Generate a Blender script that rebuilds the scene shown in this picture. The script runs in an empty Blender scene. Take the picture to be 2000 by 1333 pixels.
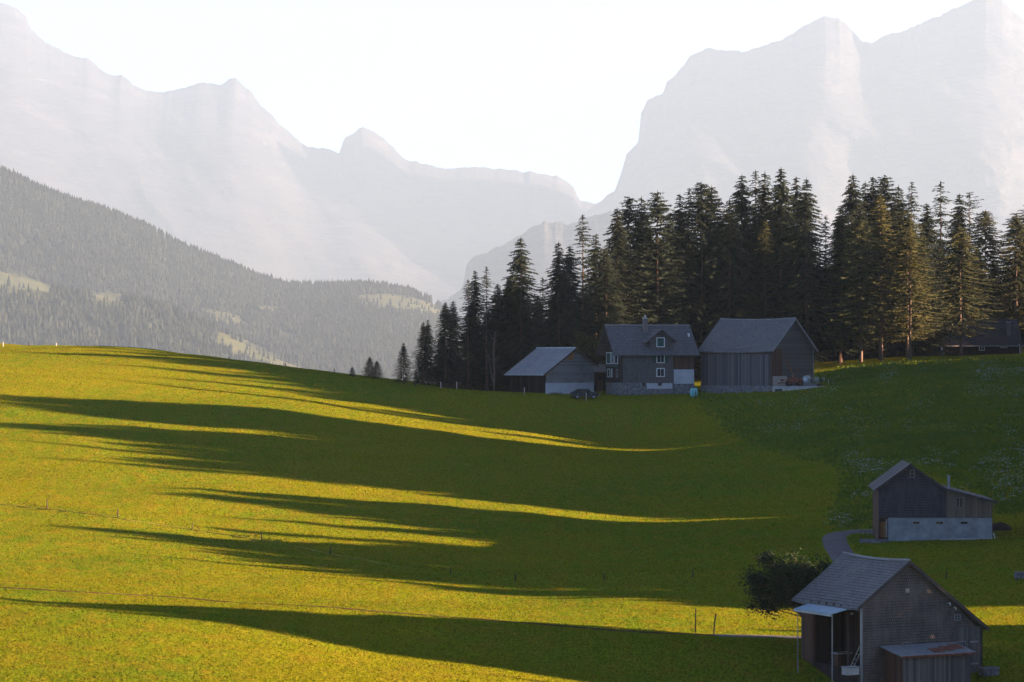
import bpy, bmesh, math, random
import numpy as np
from mathutils import Vector, Matrix
from mathutils.bvhtree import BVHTree

scene = bpy.context.scene
COL = scene.collection
R = math.radians
F = 5556.0            # focal length in photo pixels (photo 2000 px wide)
HZ = 700.0            # photo row of the horizon
SUN_AZ, SUN_EL = 100.0, 11.5

# ------------------------------------------------------------------ camera
cam = bpy.data.cameras.new('camera')
cam.sensor_width = 36.0
cam.lens = 36.0 * F / 2000.0
cam.shift_y = 33.5 / 2000.0
cam.clip_start = 1.0
cam.clip_end = 90000.0
cam_o = bpy.data.objects.new('camera', cam)
COL.objects.link(cam_o)
cam_o.location = (0, 0, 0)
cam_o.rotation_euler = (R(90), 0, 0)
scene.camera = cam_o

# ------------------------------------------------------------------ sky
world = bpy.data.worlds.new('World')
scene.world = world
world.use_nodes = True
wn = world.node_tree
bg = wn.nodes['Background']
sky = wn.nodes.new('ShaderNodeTexSky')
sky.sky_type = 'NISHITA'
sky.sun_disc = False
sky.sun_elevation = R(SUN_EL)
sky.sun_rotation = R(SUN_AZ)
sky.altitude = 1200
sky.air_density = 0.3
sky.dust_density = 0.3
wn.links.new(sky.outputs[0], bg.inputs[0])
bg.inputs[1].default_value = 0.05

# ------------------------------------------------------------------ sun
sl = bpy.data.lights.new('sun', 'SUN')
sl.energy = 5.0
sl.angle = R(0.5)
sl.color = (1.0, 0.585, 0.38)
so = bpy.data.objects.new('sun', sl)
COL.objects.link(so)
sdir = Vector((math.sin(R(SUN_AZ)) * math.cos(R(SUN_EL)), math.cos(R(SUN_AZ)) * math.cos(R(SUN_EL)), math.sin(R(SUN_EL))))
so.rotation_euler = sdir.to_track_quat('Z', 'Y').to_euler()
so.location = sdir * 500

scene.view_settings.view_transform = 'Standard'
scene.view_settings.look = 'None'
scene.view_settings.exposure = 3.0
scene.view_settings.gamma = 1.0
scene.cycles.max_bounces = 6
scene.cycles.volume_bounces = 0
scene.cycles.transparent_max_bounces = 16

# ------------------------------------------------------------------ helpers
def tag(o, label=None, cat=None, group=None, kind=None):
    if label: o['label'] = label
    if cat: o['category'] = cat
    if group: o['group'] = group
    if kind: o['kind'] = kind
    return o

def link(o, parent=None):
    COL.objects.link(o)
    if parent is not None: o.parent = parent
    return o

def empty(name, loc, rz=0.0):
    o = bpy.data.objects.new(name, None)
    o.empty_display_size = 0.5
    COL.objects.link(o)
    o.location = loc
    o.rotation_euler = (0, 0, rz)
    return o

class MB:
    """collects shapes, builds one mesh object"""
    def __init__(s): s.v = []; s.f = []
    def add(s, vs, fs):
        n = len(s.v); s.v += [tuple(p) for p in vs]; s.f += [tuple(i + n for i in f) for f in fs]; return s
    def box(s, x0, x1, y0, y1, z0, z1):
        vs = [(x0,y0,z0),(x1,y0,z0),(x1,y1,z0),(x0,y1,z0),(x0,y0,z1),(x1,y0,z1),(x1,y1,z1),(x0,y1,z1)]
        return s.add(vs, [(0,3,2,1),(4,5,6,7),(0,1,5,4),(1,2,6,5),(2,3,7,6),(3,0,4,7)])
    def prism(s, poly, h0, h1, fn):
        """poly of 2-D points extruded h0..h1, fn(a,b,h) -> xyz"""
        n = len(poly)
        vs = [fn(a, b, h0) for a, b in poly] + [fn(a, b, h1) for a, b in poly]
        fs = [tuple(range(n)), tuple(range(2*n-1, n-1, -1))]
        fs += [(i, n+i, n+(i+1) % n, (i+1) % n) for i in range(n)]
        return s.add(vs, fs)
    def slab(s, a, b, c, d, t):
        """quad a,b,c,d thickened by t along its normal"""
        a, b, c, d = map(Vector, (a, b, c, d))
        n = (b-a).cross(d-a).normalized() * t
        return s.add([a,b,c,d,a+n,b+n,c+n,d+n], [(3,2,1,0),(4,5,6,7),(0,1,5,4),(1,2,6,5),(2,3,7,6),(3,0,4,7)])
    def tube(s, pts, rad, n=6, cap=True):
        pts = [Vector(p) for p in pts]
        if not hasattr(rad, '__len__'): rad = [rad] * len(pts)
        vs = []
        for i, p in enumerate(pts):
            d = (pts[min(i+1, len(pts)-1)] - pts[max(i-1, 0)]).normalized()
            u = d.cross(Vector((0.1, 1, 0.05)) if abs(d.y) < .9 else Vector((1, 0, 0))).normalized()
            w = d.cross(u)
            for k in range(n):
                a = 2*math.pi*k/n
                vs.append(p + (u*math.cos(a) + w*math.sin(a)) * rad[i])
        fs = []
        for i in range(len(pts)-1):
            for k in range(n):
                fs.append((i*n+k, i*n+(k+1) % n, (i+1)*n+(k+1) % n, (i+1)*n+k))
        if cap:
            fs.append(tuple(range(n-1, -1, -1))); fs.append(tuple((len(pts)-1)*n+k for k in range(n)))
        return s.add(vs, fs)
    def bar(s, a, b, w): return s.tube([a, b], w, 4)
    def mesh(s, name, mat, smooth=False):
        me = bpy.data.meshes.new(name)
        me.from_pydata(s.v, [], s.f); me.update()
        bm = bmesh.new(); bm.from_mesh(me); bmesh.ops.recalc_face_normals(bm, faces=bm.faces); bm.to_mesh(me); bm.free()
        if mat: me.materials.append(mat)
        if smooth: me.polygons.foreach_set('use_smooth', [True]*len(me.polygons))
        return me
    def build(s, name, mat, parent=None, smooth=False):
        return link(bpy.data.objects.new(name, s.mesh(name, mat, smooth)), parent)

def grid_mesh(name, V, mat, smooth=True):
    """V: (n, m, 3) array"""
    n, m = V.shape[:2]
    me = bpy.data.meshes.new(name)
    idx = np.arange(n*m).reshape(n, m)
    q = np.stack([idx[:-1,:-1], idx[:-1,1:], idx[1:,1:], idx[1:,:-1]], -1).reshape(-1, 4)
    me.vertices.add(n*m); me.vertices.foreach_set('co', V.reshape(-1).astype(np.float32))
    me.loops.add(q.size); me.loops.foreach_set('vertex_index', q.reshape(-1).astype(np.int32))
    me.polygons.add(len(q)); me.polygons.foreach_set('loop_start', np.arange(0, q.size, 4, dtype=np.int32))
    me.polygons.foreach_set('loop_total', np.full(len(q), 4, dtype=np.int32))
    me.update(calc_edges=True); me.validate()
    if smooth: me.polygons.foreach_set('use_smooth', np.ones(len(q), dtype=bool))
    me.materials.append(mat)
    return link(bpy.data.objects.new(name, me))

def vnoise(x, y, seed=0):
    xi = np.floor(x).astype(np.int64); yi = np.floor(y).astype(np.int64)
    fx = x - xi; fy = y - yi
    fx = fx*fx*(3-2*fx); fy = fy*fy*(3-2*fy)
    def h(a, b):
        n = (a * 374761393 + b * 668265263 + seed * 1442695041) & 0xffffffff
        n = ((n ^ (n >> 13)) * 1274126177) & 0xffffffff
        return ((n ^ (n >> 16)) & 0xffff) / 65535.0
    return (h(xi, yi)*(1-fx) + h(xi+1, yi)*fx)*(1-fy) + (h(xi, yi+1)*(1-fx) + h(xi+1, yi+1)*fx)*fy

def fbm(x, y, o=4, seed=0):
    r = 0; a = .5
    for k in range(o):
        r = r + a * (vnoise(x*2**k, y*2**k, seed+k) - .5); a *= .5
    return r

# ------------------------------------------------------------------ materials
def newmat(name):
    m = bpy.data.materials.new(name); m.use_nodes = True
    nt = m.node_tree; p = nt.nodes['Principled BSDF']
    p.inputs['Roughness'].default_value = .8
    p.inputs['Specular IOR Level'].default_value = .2
    return m, nt, p

class N:
    """tiny node helper"""
    def __init__(s, nt): s.nt = nt
    def node(s, t, ins=None, **kw):
        n = s.nt.nodes.new(t)
        for k, v in kw.items(): setattr(n, k, v)
        for k, v in (ins or {}).items():
            if hasattr(v, 'is_output'): s.nt.links.new(v, n.inputs[k])
            else: n.inputs[k].default_value = v
        return n
    def obj(s): return s.node('ShaderNodeTexCoord').outputs['Object']
    def geo(s): return s.node('ShaderNodeNewGeometry').outputs['Position']
    def mapping(s, v, scale=(1,1,1), loc=(0,0,0), rot=(0,0,0)):
        return s.node('ShaderNodeMapping', {'Vector': v, 'Scale': scale, 'Location': loc, 'Rotation': rot}).outputs[0]
    def noise(s, v, sc, det=4, rough=.6):
        return s.node('ShaderNodeTexNoise', {'Vector': v, 'Scale': sc, 'Detail': det, 'Roughness': rough}).outputs['Fac']
    def ramp(s, f, stops):
        n = s.node('ShaderNodeValToRGB', {'Fac': f}); e = n.color_ramp.elements
        while len(e) < len(stops): e.new(.5)
        for el, (p, c) in zip(e, stops): el.position = p; el.color = tuple(c) + (1,)
        return n.outputs[0]
    def mix(s, f, a, b, blend='MIX'):
        n = s.node('ShaderNodeMix', data_type='RGBA', blend_type=blend)
        for k, v in ((0, f), (6, a), (7, b)):
            if hasattr(v, 'is_output'): s.nt.links.new(v, n.inputs[k])
            else: n.inputs[k].default_value = v if k == 0 else tuple(v)[:3] + (1,)
        return n.outputs[2]
    def math(s, op, a, b=0.0, clamp=False):
        n = s.node('ShaderNodeMath', operation=op, use_clamp=clamp)
        for k, v in ((0, a), (1, b)):
            if hasattr(v, 'is_output'): s.nt.links.new(v, n.inputs[k])
            else: n.inputs[k].default_value = v
        return n.outputs[0]
    def bump(s, h, dist, strength=1.0):
        return s.node('ShaderNodeBump', {'Height': h, 'Distance': dist, 'Strength': strength}).outputs[0]
    def sep(s, v): return s.node('ShaderNodeSeparateXYZ', {'Vector': v}).outputs

def px_mask_none(): pass

def mat_grass(name, a, b, c, rough_h=.25, tall=0.0):
    m, nt, p = newmat(name); n = N(nt)
    g = n.geo()
    big = n.noise(n.mapping(g, (.04, .03, .03)), 1.0, 3)
    mid = n.noise(n.mapping(g, (.6, .35, .35)), 1.0, 5, .72)
    fine = n.noise(n.mapping(g, (5.0, 2.6, 2.6)), 1.0, 4, .75)
    swath = n.node('ShaderNodeTexWave', {'Vector': n.mapping(g, (1, .38, 0)), 'Scale': .10, 'Distortion': 3.0, 'Detail': 2.0, 'Detail Scale': .25}).outputs['Fac']
    col = n.mix(n.ramp(big, [(.35, (0,0,0)), (.65, (1,1,1))]), a, b)
    col = n.mix(n.math('MULTIPLY', n.ramp(mid, [(.44, (0,0,0)), (.66, (1,1,1))]), .85), col, c)
    col = n.mix(n.math('MULTIPLY', n.math('MULTIPLY', swath, mid), .35), col, c)
    v = n.node('ShaderNodeMapRange', {'Value': fine, 'From Min': .3, 'From Max': .7, 'To Min': .42, 'To Max': 1.5}).outputs[0]
    col = n.mix(1.0, col, n.node('ShaderNodeCombineColor', {0: v, 1: v, 2: v}).outputs[0], 'MULTIPLY')
    nt.links.new(col, p.inputs['Base Color'])
    h = n.math('ADD', n.math('MULTIPLY', fine, rough_h*.9), n.math('MULTIPLY', mid, rough_h*1.5))
    nt.links.new(n.bump(h, 1.0), p.inputs['Normal'])
    p.inputs['Roughness'].default_value = .9
    p.inputs['Specular IOR Level'].default_value = 0.0
    return m

M = {}
M['meadow'] = mat_grass('meadow_grass', (.150, .180, .006), (.092, .160, .008), (.175, .158, .012))


# ------------------------------------------------------------------ terrain
PXC = np.array([-400, 0, 250, 500, 750, 1000, 1250, 1500, 1750, 2000, 2400], float)
TP = {   # depth on the centre line -> rows of the photo at px 0,250,...2000
 170: (1335,1345,1360,1380,1400,1430,1470,1515,1560),
 200: (1190,1205,1232,1275,1308,1343,1385,1412,1440),
 215: (1162,1178,1194,1211,1232,1244,1252,1270,1275),
 235: (1122,1135,1152,1172,1195,1197,1208,1203,1197),
 270: (1045,1062,1088,1112,1128,1125,1120,1108,1098),
 295: (990,1005,1030,1050,1070,1070,1064,1056,1050),
 325: (905,918,938,960,985,1010,1000,985,985),
 350: (845,860,880,900,917,937,930,905,898),
 390: (765,783,803,832,862,885,860,840,830),
 420: (715,738,765,795,825,855,815,790,780),
 450: (688,698,720,748,768,775,769,748,738),
 480: (678,685,713,742,763,758,752,726,715),
 510: (675,683,714,746,768,757,728,706,698),
 540: (677,690,722,765,785,762,712,699,694),
 600: (695,715,750,800,830,790,720,704,697),
 800: (780,800,850,880,880,850,800,740,720),
 1500:(840,)*9,
 3000:(800,)*9,
 37600:(722,)*9}
rowsD = [20., 60., 110.]
rowsZ = [np.full(11, -4.), np.full(11, -11.), np.linspace(-16.5, -19.5, 11)]
for d, py in sorted(TP.items()):
    py = np.array(py, float)
    py = np.concatenate([[py[0] - .9*(py[1]-py[0])], py, [py[-1] + .5*(py[-1]-py[-2])]])
    Dloc = d / (1 + .176*(PXC-1000)/F)
    rowsD.append(float(d)); rowsZ.append((HZ-py)*Dloc/F)
rowsD = np.array(rowsD); ZT = np.array(rowsZ)

def pchip_slopes(x, y):
    h = np.diff(x)[:, None]; dl = np.diff(y, axis=0)/h
    m = np.zeros_like(y)
    w1 = 2*h[1:]+h[:-1]; w2 = h[1:]+2*h[:-1]
    ok = dl[:-1]*dl[1:] > 0
    with np.errstate(divide='ignore', invalid='ignore'):
        m[1:-1] = np.where(ok, (w1+w2)/(w1/dl[:-1]+w2/dl[1:]), 0)
    m[0] = dl[0]; m[-1] = dl[-1]
    return m
MT = pchip_slopes(rowsD, ZT)

def terrain_z(X, Y, detail=True):
    X = np.asarray(X, float); Y = np.asarray(Y, float)
    c = np.clip(Y + .176*X, rowsD[0], rowsD[-1])
    px = np.clip(X/np.maximum(Y, 150)*F + 1000, PXC[0], PXC[-1])
    i = np.clip(np.searchsorted(rowsD, c)-1, 0, len(rowsD)-2)
    h = rowsD[i+1]-rowsD[i]; t = (c-rowsD[i])/h
    h00 = 2*t**3-3*t**2+1; h10 = t**3-2*t**2+t; h01 = -2*t**3+3*t**2; h11 = t**3-t**2
    zc = h00[..., None]*ZT[i] + (h10*h)[..., None]*MT[i] + h01[..., None]*ZT[i+1] + (h11*h)[..., None]*MT[i+1]
    j = np.clip(np.searchsorted(PXC, px)-1, 0, len(PXC)-2)
    s = (px-PXC[j])/(PXC[j+1]-PXC[j])
    g = lambda k: np.take_along_axis(zc, np.clip(k, 0, len(PXC)-1)[..., None], -1)[..., 0]
    p0, p1, p2, p3 = g(j-1), g(j), g(j+1), g(j+2)
    z = .5*((2*p1)+(-p0+p2)*s+(2*p0-5*p1+4*p2-p3)*s*s+(-p0+3*p1-3*p2+p3)*s**3)
    if detail:
        w = np.clip((1100-Y)/300, 0, 1)
        z = z + w*(fbm(X/34, Y/22, 3, 5)*1.7 + fbm(X/9, Y/6, 3, 9)*.34)
        ter = np.interp(X/np.maximum(Y, 150)*F+1000, [0, 92, 230, 375, 511, 645, 880, 1007, 1353], [303.5, 300.8, 296.2, 293.7, 289.3, 279.5, 266.4, 261.1, 261.4])
        z = z + .55*np.exp(-((Y-ter-.6)/1.5)**2)*np.clip((46-X)/10, 0, 1)
    return z

def axis(segs):
    out = []
    for a, b, st in segs: out += list(np.arange(a, b, st))
    return np.array(out + [segs[-1][1]], float)
ax = axis([(-7500,-1500,500),(-1500,-400,100),(-400,-150,12),(-150,150,1.25),(150,400,12),(400,1500,100),(1500,7400,590)])
ay = axis([(-300,20,20),(20,150,5),(150,560,1.25),(560,700,6),(700,1500,40),(1500,4000,150),(4000,37600,800)])
GX, GY = np.meshgrid(ax, ay)
GZ = terrain_z(GX, GY)
ground = grid_mesh('ground', np.stack([GX, GY, GZ], -1), M['meadow'])
tag(ground, kind='structure')

# exact height of the triangulated sheet
bvh = BVHTree.FromPolygons([tuple(v) for v in np.stack([GX, GY, GZ], -1).reshape(-1, 3)],
                           [tuple(p.vertices) for p in ground.data.polygons])
def gz(x, y):
    h = bvh.ray_cast(Vector((x, y, 900)), Vector((0, 0, -1)))
    return h[0].z if h[0] else float(terrain_z(x, y))
def at(px, D):
    """ground point at depth D seen in photo column px"""
    x = (px-1000)/F*D
    return Vector((x, D, gz(x, D)))

# ------------------------------------------------------------------ far hills, wood and mountains
def crest_interp(pts, px):
    p = np.array(pts, float); return np.interp(px, p[:, 0], p[:, 1])

def fan(name, pts, Dc, Df, foot, mat, npx=260, nt=46, amp=0., power=1.3, seed=1, jag=0., skew=0., back=600):
    x0, x1 = pts[0][0], pts[-1][0]
    px = np.linspace(x0, x1, npx)
    cy = crest_interp(pts, px)
    cy = cy + jag*fbm(px/14, px*0+3, 4, seed)*2
    zc = (HZ-cy)*Dc/F
    rows = []
    for k in (2, 1):
        D = Dc + back*k
        rows.append(np.stack([(px-1000)/F*Dc, np.full(npx, D), zc - (zc-foot)*(.35*k)], -1))
    for t in np.linspace(0, 1, nt):
        D = Dc + (Df-Dc)*t
        k = min(1.0, t*3.0)
        ker = np.exp(-np.linspace(-2, 2, 61)**2); ker /= ker.sum()
        zsm = np.convolve(np.pad(zc, 30, mode='edge'), ker, 'valid')
        zt = (1-k)*zc + k*zsm if amp > 140 else zc
        z = foot + (zt-foot)*(1-t)**power
        X = (px-1000)/F*D
        s = min(t*5, 1)*min((1-t)*4, 1)
        L = amp*4+1
        wx = X*(Dc/D) + .75*z; wz = z*1.1 - .25*X*(Dc/D)
        n1 = fbm(wx/L, wz/L, 6, seed)
        rg = 1-np.abs(4*fbm(wx/(L*.8)+7, wz/(L*1.6), 5, seed+7))
        rows.append(np.stack([X, D + amp*(n1*2.2 - rg*.7)*s, z + amp*n1*.35*s], -1))
    return grid_mesh(name, np.stack(rows), mat, smooth=False), px, zc

def mat_rock():
    m, nt, p = newmat('pale_limestone'); n = N(nt)
    g = n.geo()
    a = n.noise(n.mapping(g, (.0012, .0012, .004)), 1.0, 6, .65)
    col = n.ramp(a, [(.38, (.016, .02, .02)), (.55, (.026, .03, .032)), (.75, (.055, .055, .058))])
    nt.links.new(col, p.inputs['Base Color'])
    nt.links.new(n.bump(a, 120.0), p.inputs['Normal'])
    return m
M['rock'] = mat_rock()

left_crest = [(-110,20),(-60,-5),(0,5),(30,15),(50,30),(60,55),(90,85),(130,105),(170,115),(210,145),(240,150),(265,170),(310,180),(350,176),
 (385,162),(400,160),(430,165),(460,152),(490,180),(510,205),(560,255),(590,280),(610,288),(640,290),(663,301),(672,272),(690,260),(705,248),
 (722,250),(750,270),(790,310),(830,320),(880,330),(950,328),(1000,332),(1060,340),(1085,342),(1120,365),(1132,390),(1180,400),(1260,430)]
right_crest = [(1100,445),(1160,402),(1200,372),(1215,332),(1224,300),(1246,280),(1252,222),(1264,196),(1295,184),(1302,162),(1334,130),(1346,110),
 (1376,95),(1400,96),(1450,102),(1530,75),(1580,45),(1610,30),(1640,38),(1660,55),(1685,80),(1700,85),(1735,66),(1760,62),(1850,25),(1900,0),
 (1925,-12),(1955,-2),(1980,25),(2000,38),(2060,60),(2110,90)]
mid_crest = [(840,600),(880,580),(903,562),(912,512),(950,492),(1000,470),(1040,445),(1060,435),(1120,436),(1160,420),(1230,410)]
o, _, _ = fan('mountain', left_crest, 34500, 21500, -190, M['rock'], 340, 110, 420, 1.1, 3, 5)
tag(o, kind='structure')
o, _, _ = fan('mountain', right_crest, 32000, 22500, -190, M['rock'], 360, 110, 330, 1.0, 21, 4)
tag(o, kind='structure')
o, _, _ = fan('mountain', mid_crest, 20000, 16000, -170, M['rock'], 160, 60, 160, 1.0, 31, 6)
tag(o, kind='structure')

def hill_mat():
    m, nt, p = newmat('hillside_ground'); n = N(nt); g = n.geo()
    at_ = n.node('ShaderNodeAttribute', attribute_name='clearing').outputs['Fac']
    f = n.math('ADD', at_, n.math('MULTIPLY', n.math('SUBTRACT', n.noise(g, .012, 4), .5), 1.1))
    msk = n.ramp(f, [(.45, (0,0,0)), (.6, (1,1,1))])
    gr = n.ramp(n.noise(g, .02, 4), [(.35, (.032, .052, .016)), (.7, (.06, .066, .026))])
    nt.links.new(n.mix(msk, (.016, .024, .014), gr), p.inputs['Base Color'])
    return m
ridge_crest = [(-120,262),(-40,305),(0,335),(40,352),(80,372),(130,392),(200,412),(250,432),(300,452),(350,482),(430,512),(500,543),(560,561),
 (640,562),(700,560),(750,563),(800,573),(840,590),(870,610),(905,660),(950,720)]
spur_crest = [(-120,560),(0,556),(120,575),(250,590),(330,606),(400,640),(440,652),(500,685),(560,709),(620,728),(700,750),(740,770)]
M['hill'] = hill_mat()
hill, hpx, hz_ = fan('hills', ridge_crest, 11600, 8600, -160, M['hill'], 440, 110, 130, 1.0, 41, 0, 0, 300)
tag(hill, kind='structure')
spur, spx, sz_ = fan('hills', spur_crest, 8500, 7300, -160, M['hill'], 360, 60, 36, 1.0, 47, 0, 0, 160)
tag(spur, kind='structure')

def inpoly(x, y, poly):
    c = False; n = len(poly)
    for i in range(n):
        x1, y1 = poly[i]; x2, y2 = poly[(i+1) % n]
        if (y1 > y) != (y2 > y) and x < (x2-x1)*(y-y1)/(y2-y1)+x1: c = not c
    return c
clearings = [[(-60,520),(30,536),(105,560),(95,590),(40,575),(-60,560)], [(180,575),(240,575),(242,603),(185,598)],
 [(385,600),(470,618),(480,640),(430,634)], [(540,643),(600,660),(600,682),(548,662)], [(690,578),(760,574),(850,594),(870,622),(800,612),(720,602)],
 [(430,646),(470,660),(600,718),(600,740),(520,720),(420,672)], [(500,600),(560,600),(556,612),(505,610)]]

def mark(o):
    me = o.data; n = len(me.vertices); co = np.empty(n*3); me.vertices.foreach_get('co', co); co = co.reshape(-1, 3)
    a = me.attributes.new('clearing', 'FLOAT', 'POINT')
    v = np.array([float(any(inpoly(c[0]/c[1]*F+1000, HZ-c[2]/c[1]*F, q) for q in clearings)) for c in co], dtype=np.float32)
    a.data.foreach_set('value', v)
mark(hill); mark(spur)
def far_wood(name, obj, npx, n, seed, top_gap=0.0):
    rnd = random.Random(seed)
    me = obj.data
    nv = len(me.vertices); co = np.empty(nv*3); me.vertices.foreach_get('co', co); co = co.reshape(-1, npx, 3)[2:]
    nr = co.shape[0]
    vs = []; fs = []
    k = 0
    while k < n:
        r = rnd.random()
        t = 0.0 if rnd.random() < .07 else rnd.random()
        i = t*(nr-1.001); j = r*(npx-1.001)
        a = int(i); b = int(j); u = i-a; v = j-b
        p = (co[a,b]*(1-u)*(1-v)+co[a+1,b]*u*(1-v)+co[a,b+1]*(1-u)*v+co[a+1,b+1]*u*v)
        k += 1
        sx, sy = p[0]/p[1]*F+1000, HZ-p[2]/p[1]*F
        if any(inpoly(sx, sy, c) for c in clearings): 
            if rnd.random() > .06: continue
        if fbm(np.array(p[0]/90.), np.array(p[1]/90.), 3, 77) > .27 and t > .03: continue
        h = rnd.uniform(18, 34)*(1.2 if rnd.random() < .1 else 1); w = h*rnd.uniform(.15, .25); m = 5
        leaf = rnd.random() < .13 and t > .1
        base = len(vs); a0 = rnd.random()*6
        x, y, z = p
        if leaf:
            h *= .65; w = h*.42
        lx = rnd.uniform(-.8, .8)
        rings = ((0.05, .55), (.35, 1.0), (.7, .8)) if leaf else ((.04, 1.0), (.5, .62), (.52, .8) , (.8, .25))
        for fz, fr in rings:
            for q in range(m):
                an = a0+q*2*math.pi/m
                rr = w*fr*rnd.uniform(.75, 1.2)
                vs.append((x+math.cos(an)*rr, y+math.sin(an)*rr, z-1+h*fz))
        vs.append((x+lx, y, z+h))
        for q in range(len(rings)-1):
            for e in range(m):
                fs.append((base+q*m+e, base+q*m+(e+1) % m, base+(q+1)*m+(e+1) % m, base+(q+1)*m+e))
        tp = base+len(rings)*m
        for e in range(m): fs.append((base+(len(rings)-1)*m+e, base+(len(rings)-1)*m+(e+1) % m, tp))
    me2 = bpy.data.meshes.new(name); me2.from_pydata(vs, [], fs); me2.update()
    return me2

def mat_foliage(name, c1, c2, sc=.6, trans=0.0):
    m, nt, p = newmat(name); n = N(nt)
    g = n.geo()
    col = n.ramp(n.noise(g, sc, 3), [(.35, c1), (.65, c2)])
    oi = n.node('ShaderNodeObjectInfo').outputs['Random']
    v = n.node('ShaderNodeMapRange', {'Value': oi, 'To Min': .8, 'To Max': 1.25}).outputs[0]
    col = n.mix(1.0, col, n.node('ShaderNodeCombineColor', {0: v, 1: v, 2: v}).outputs[0], 'MULTIPLY')
    nt.links.new(col, p.inputs['Base Color'])
    p.inputs['Roughness'].default_value = .85
    p.inputs['Specular IOR Level'].default_value = .1
    return m
M['farwood'] = mat_foliage('far_wood', (.006, .012, .012), (.020, .030, .020), .012)
for obj, npx, n, sd in ((hill, 440, 24000, 1), (spur, 360, 6500, 2)):
    me = far_wood('far_wood', obj, npx, n, sd); me.materials.append(M['farwood'])
    tag(link(bpy.data.objects.new('far_wood', me)), 'hazy wooded hillside of spruces behind the meadow' if sd == 1 else 'hazy lower wooded spur with a golden clearing in front of the big hillside',
        'wood', kind='stuff')

# ------------------------------------------------------------------ more materials
def mat_plain(name, col, rough=.6, spec=.3, metal=0.0, var=.25, sc=1.5):
    m, nt, p = newmat(name); n = N(nt)
    f = n.noise(n.obj(), sc, 4, .65)
    a = tuple(c*(1-var) for c in col); b = tuple(min(1, c*(1+var)) for c in col)
    nt.links.new(n.ramp(f, [(.3, a), (.7, b)]), p.inputs['Base Color'])
    p.inputs['Roughness'].default_value = rough; p.inputs['Specular IOR Level'].default_value = spec
    p.inputs['Metallic'].default_value = metal
    return m

def mat_boards(name, a, b, width=.2, horiz=False, stain=None, groove=.75):
    m, nt, p = newmat(name); n = N(nt)
    o = n.obj(); s = n.sep(o)
    u = s[2] if horiz else n.math('ADD', s[0], s[1])
    q = n.math('DIVIDE', u, width)
    idn = n.math('FLOOR', q); fr = n.math('FRACT', q)
    rnd = n.node('ShaderNodeTexWhiteNoise', {'W': idn}, noise_dimensions='1D').outputs['Value']
    streak = n.noise(n.mapping(o, (1.2, 1.2, 9) if horiz else (7, 7, .7)), 1.0, 4, .7)
    f = n.math('ADD', n.math('MULTIPLY', rnd, .55), n.math('MULTIPLY', streak, .6))
    col = n.ramp(f, [(.2, a), (.85, b)])
    if stain:
        st = n.ramp(n.noise(o, .45, 3), [(.5, (0,0,0)), (.7, (1,1,1))])
        col = n.mix(st, col, stain)
    gr = n.ramp(fr, [(0, (0,0,0)), (.1, (1,1,1)), (.9, (1,1,1)), (1, (0,0,0))])
    dk = n.node('ShaderNodeMapRange', {'Value': gr, 'To Min': 1-groove, 'To Max': 1}).outputs[0]
    col = n.mix(1.0, col, n.node('ShaderNodeCombineColor', {0: dk, 1: dk, 2: dk}).outputs[0], 'MULTIPLY')
    nt.links.new(col, p.inputs['Base Color'])
    nt.links.new(n.bump(n.math('ADD', gr, n.math('MULTIPLY', streak, .4)), .03), p.inputs['Normal'])
    return m

def mat_tiles(name, a, b, dark, w=.3, h=.3, axis=None, moss=None, mortar=.035):
    m, nt, p = newmat(name); n = N(nt)
    o = n.obj(); s = n.sep(o)
    u = s[0] if axis == 'x' else (s[1] if axis == 'y' else n.math('ADD', s[0], s[1]))
    v = n.node('ShaderNodeCombineXYZ', {0: u, 1: s[2], 2: 0.0}).outputs[0]
    br = n.node('ShaderNodeTexBrick', {'Vector': v, 'Color1': a+(1,), 'Color2': b+(1,), 'Mortar': dark+(1,), 'Scale': 1.0,
        'Mortar Size': mortar, 'Mortar Smooth': .3, 'Bias': 0.0, 'Brick Width': w, 'Row Height': h})
    f = n.noise(o, .5, 5, .7)
    col = n.mix(n.ramp(f, [(.4, (0,0,0)), (.75, (1,1,1))]), br.outputs[0], moss or tuple(c*.7 for c in a))
    st = n.noise(n.mapping(o, (3, 3, .5)), 1.0, 4, .7)
    k = n.node('ShaderNodeMapRange', {'Value': st, 'From Min': .3, 'From Max': .7, 'To Min': .75, 'To Max': 1.25}).outputs[0]
    col = n.mix(1.0, col, n.node('ShaderNodeCombineColor', {0: k, 1: k, 2: k}).outputs[0], 'MULTIPLY')
    nt.links.new(col, p.inputs['Base Color'])
    fr = n.math('FRACT', n.math('DIVIDE', s[2], h))
    hgt = n.math('ADD', n.math('MULTIPLY', fr, -1.0), n.math('MULTIPLY', br.outputs[1], -.4))
    nt.links.new(n.bump(hgt, .05), p.inputs['Normal'])
    p.inputs['Roughness'].default_value = .7
    return m

M['shingle'] = mat_tiles('weathered_wood_shingles', (.155,.14,.13), (.11,.10,.095), (.045,.042,.04), .16, .2, None, (.17,.15,.13))
M['shingle_dark'] = mat_tiles('dark_wood_shingles', (.085,.08,.095), (.065,.06,.075), (.02,.02,.02), .18, .26, None, (.075,.07,.08))
M['shingle_grey'] = mat_tiles('grey_wood_shingles', (.17,.17,.175), (.125,.125,.13), (.04,.04,.04), .2, .27, None, (.12,.115,.11))
M['tile'] = mat_tiles('grey_roof_slates', (.19,.20,.215), (.14,.148,.165), (.07,.075,.085), .24, .17, 'y', (.15,.16,.16))
M['tile2'] = mat_tiles('old_grey_slates', (.10,.11,.13), (.08,.085,.10), (.03,.035,.04), .3, .18, 'y', (.07,.07,.075))
M['tilex'] = mat_tiles('dark_roof_slates', (.14,.145,.16), (.11,.115,.13), (.04,.045,.05), .34, .24, 'x', (.11,.12,.14))
M['tiledark'] = mat_tiles('black_roof_slates', (.035,.035,.045), (.028,.028,.035), (.012,.012,.015), .34, .3, 'x', (.03,.03,.035))
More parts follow.
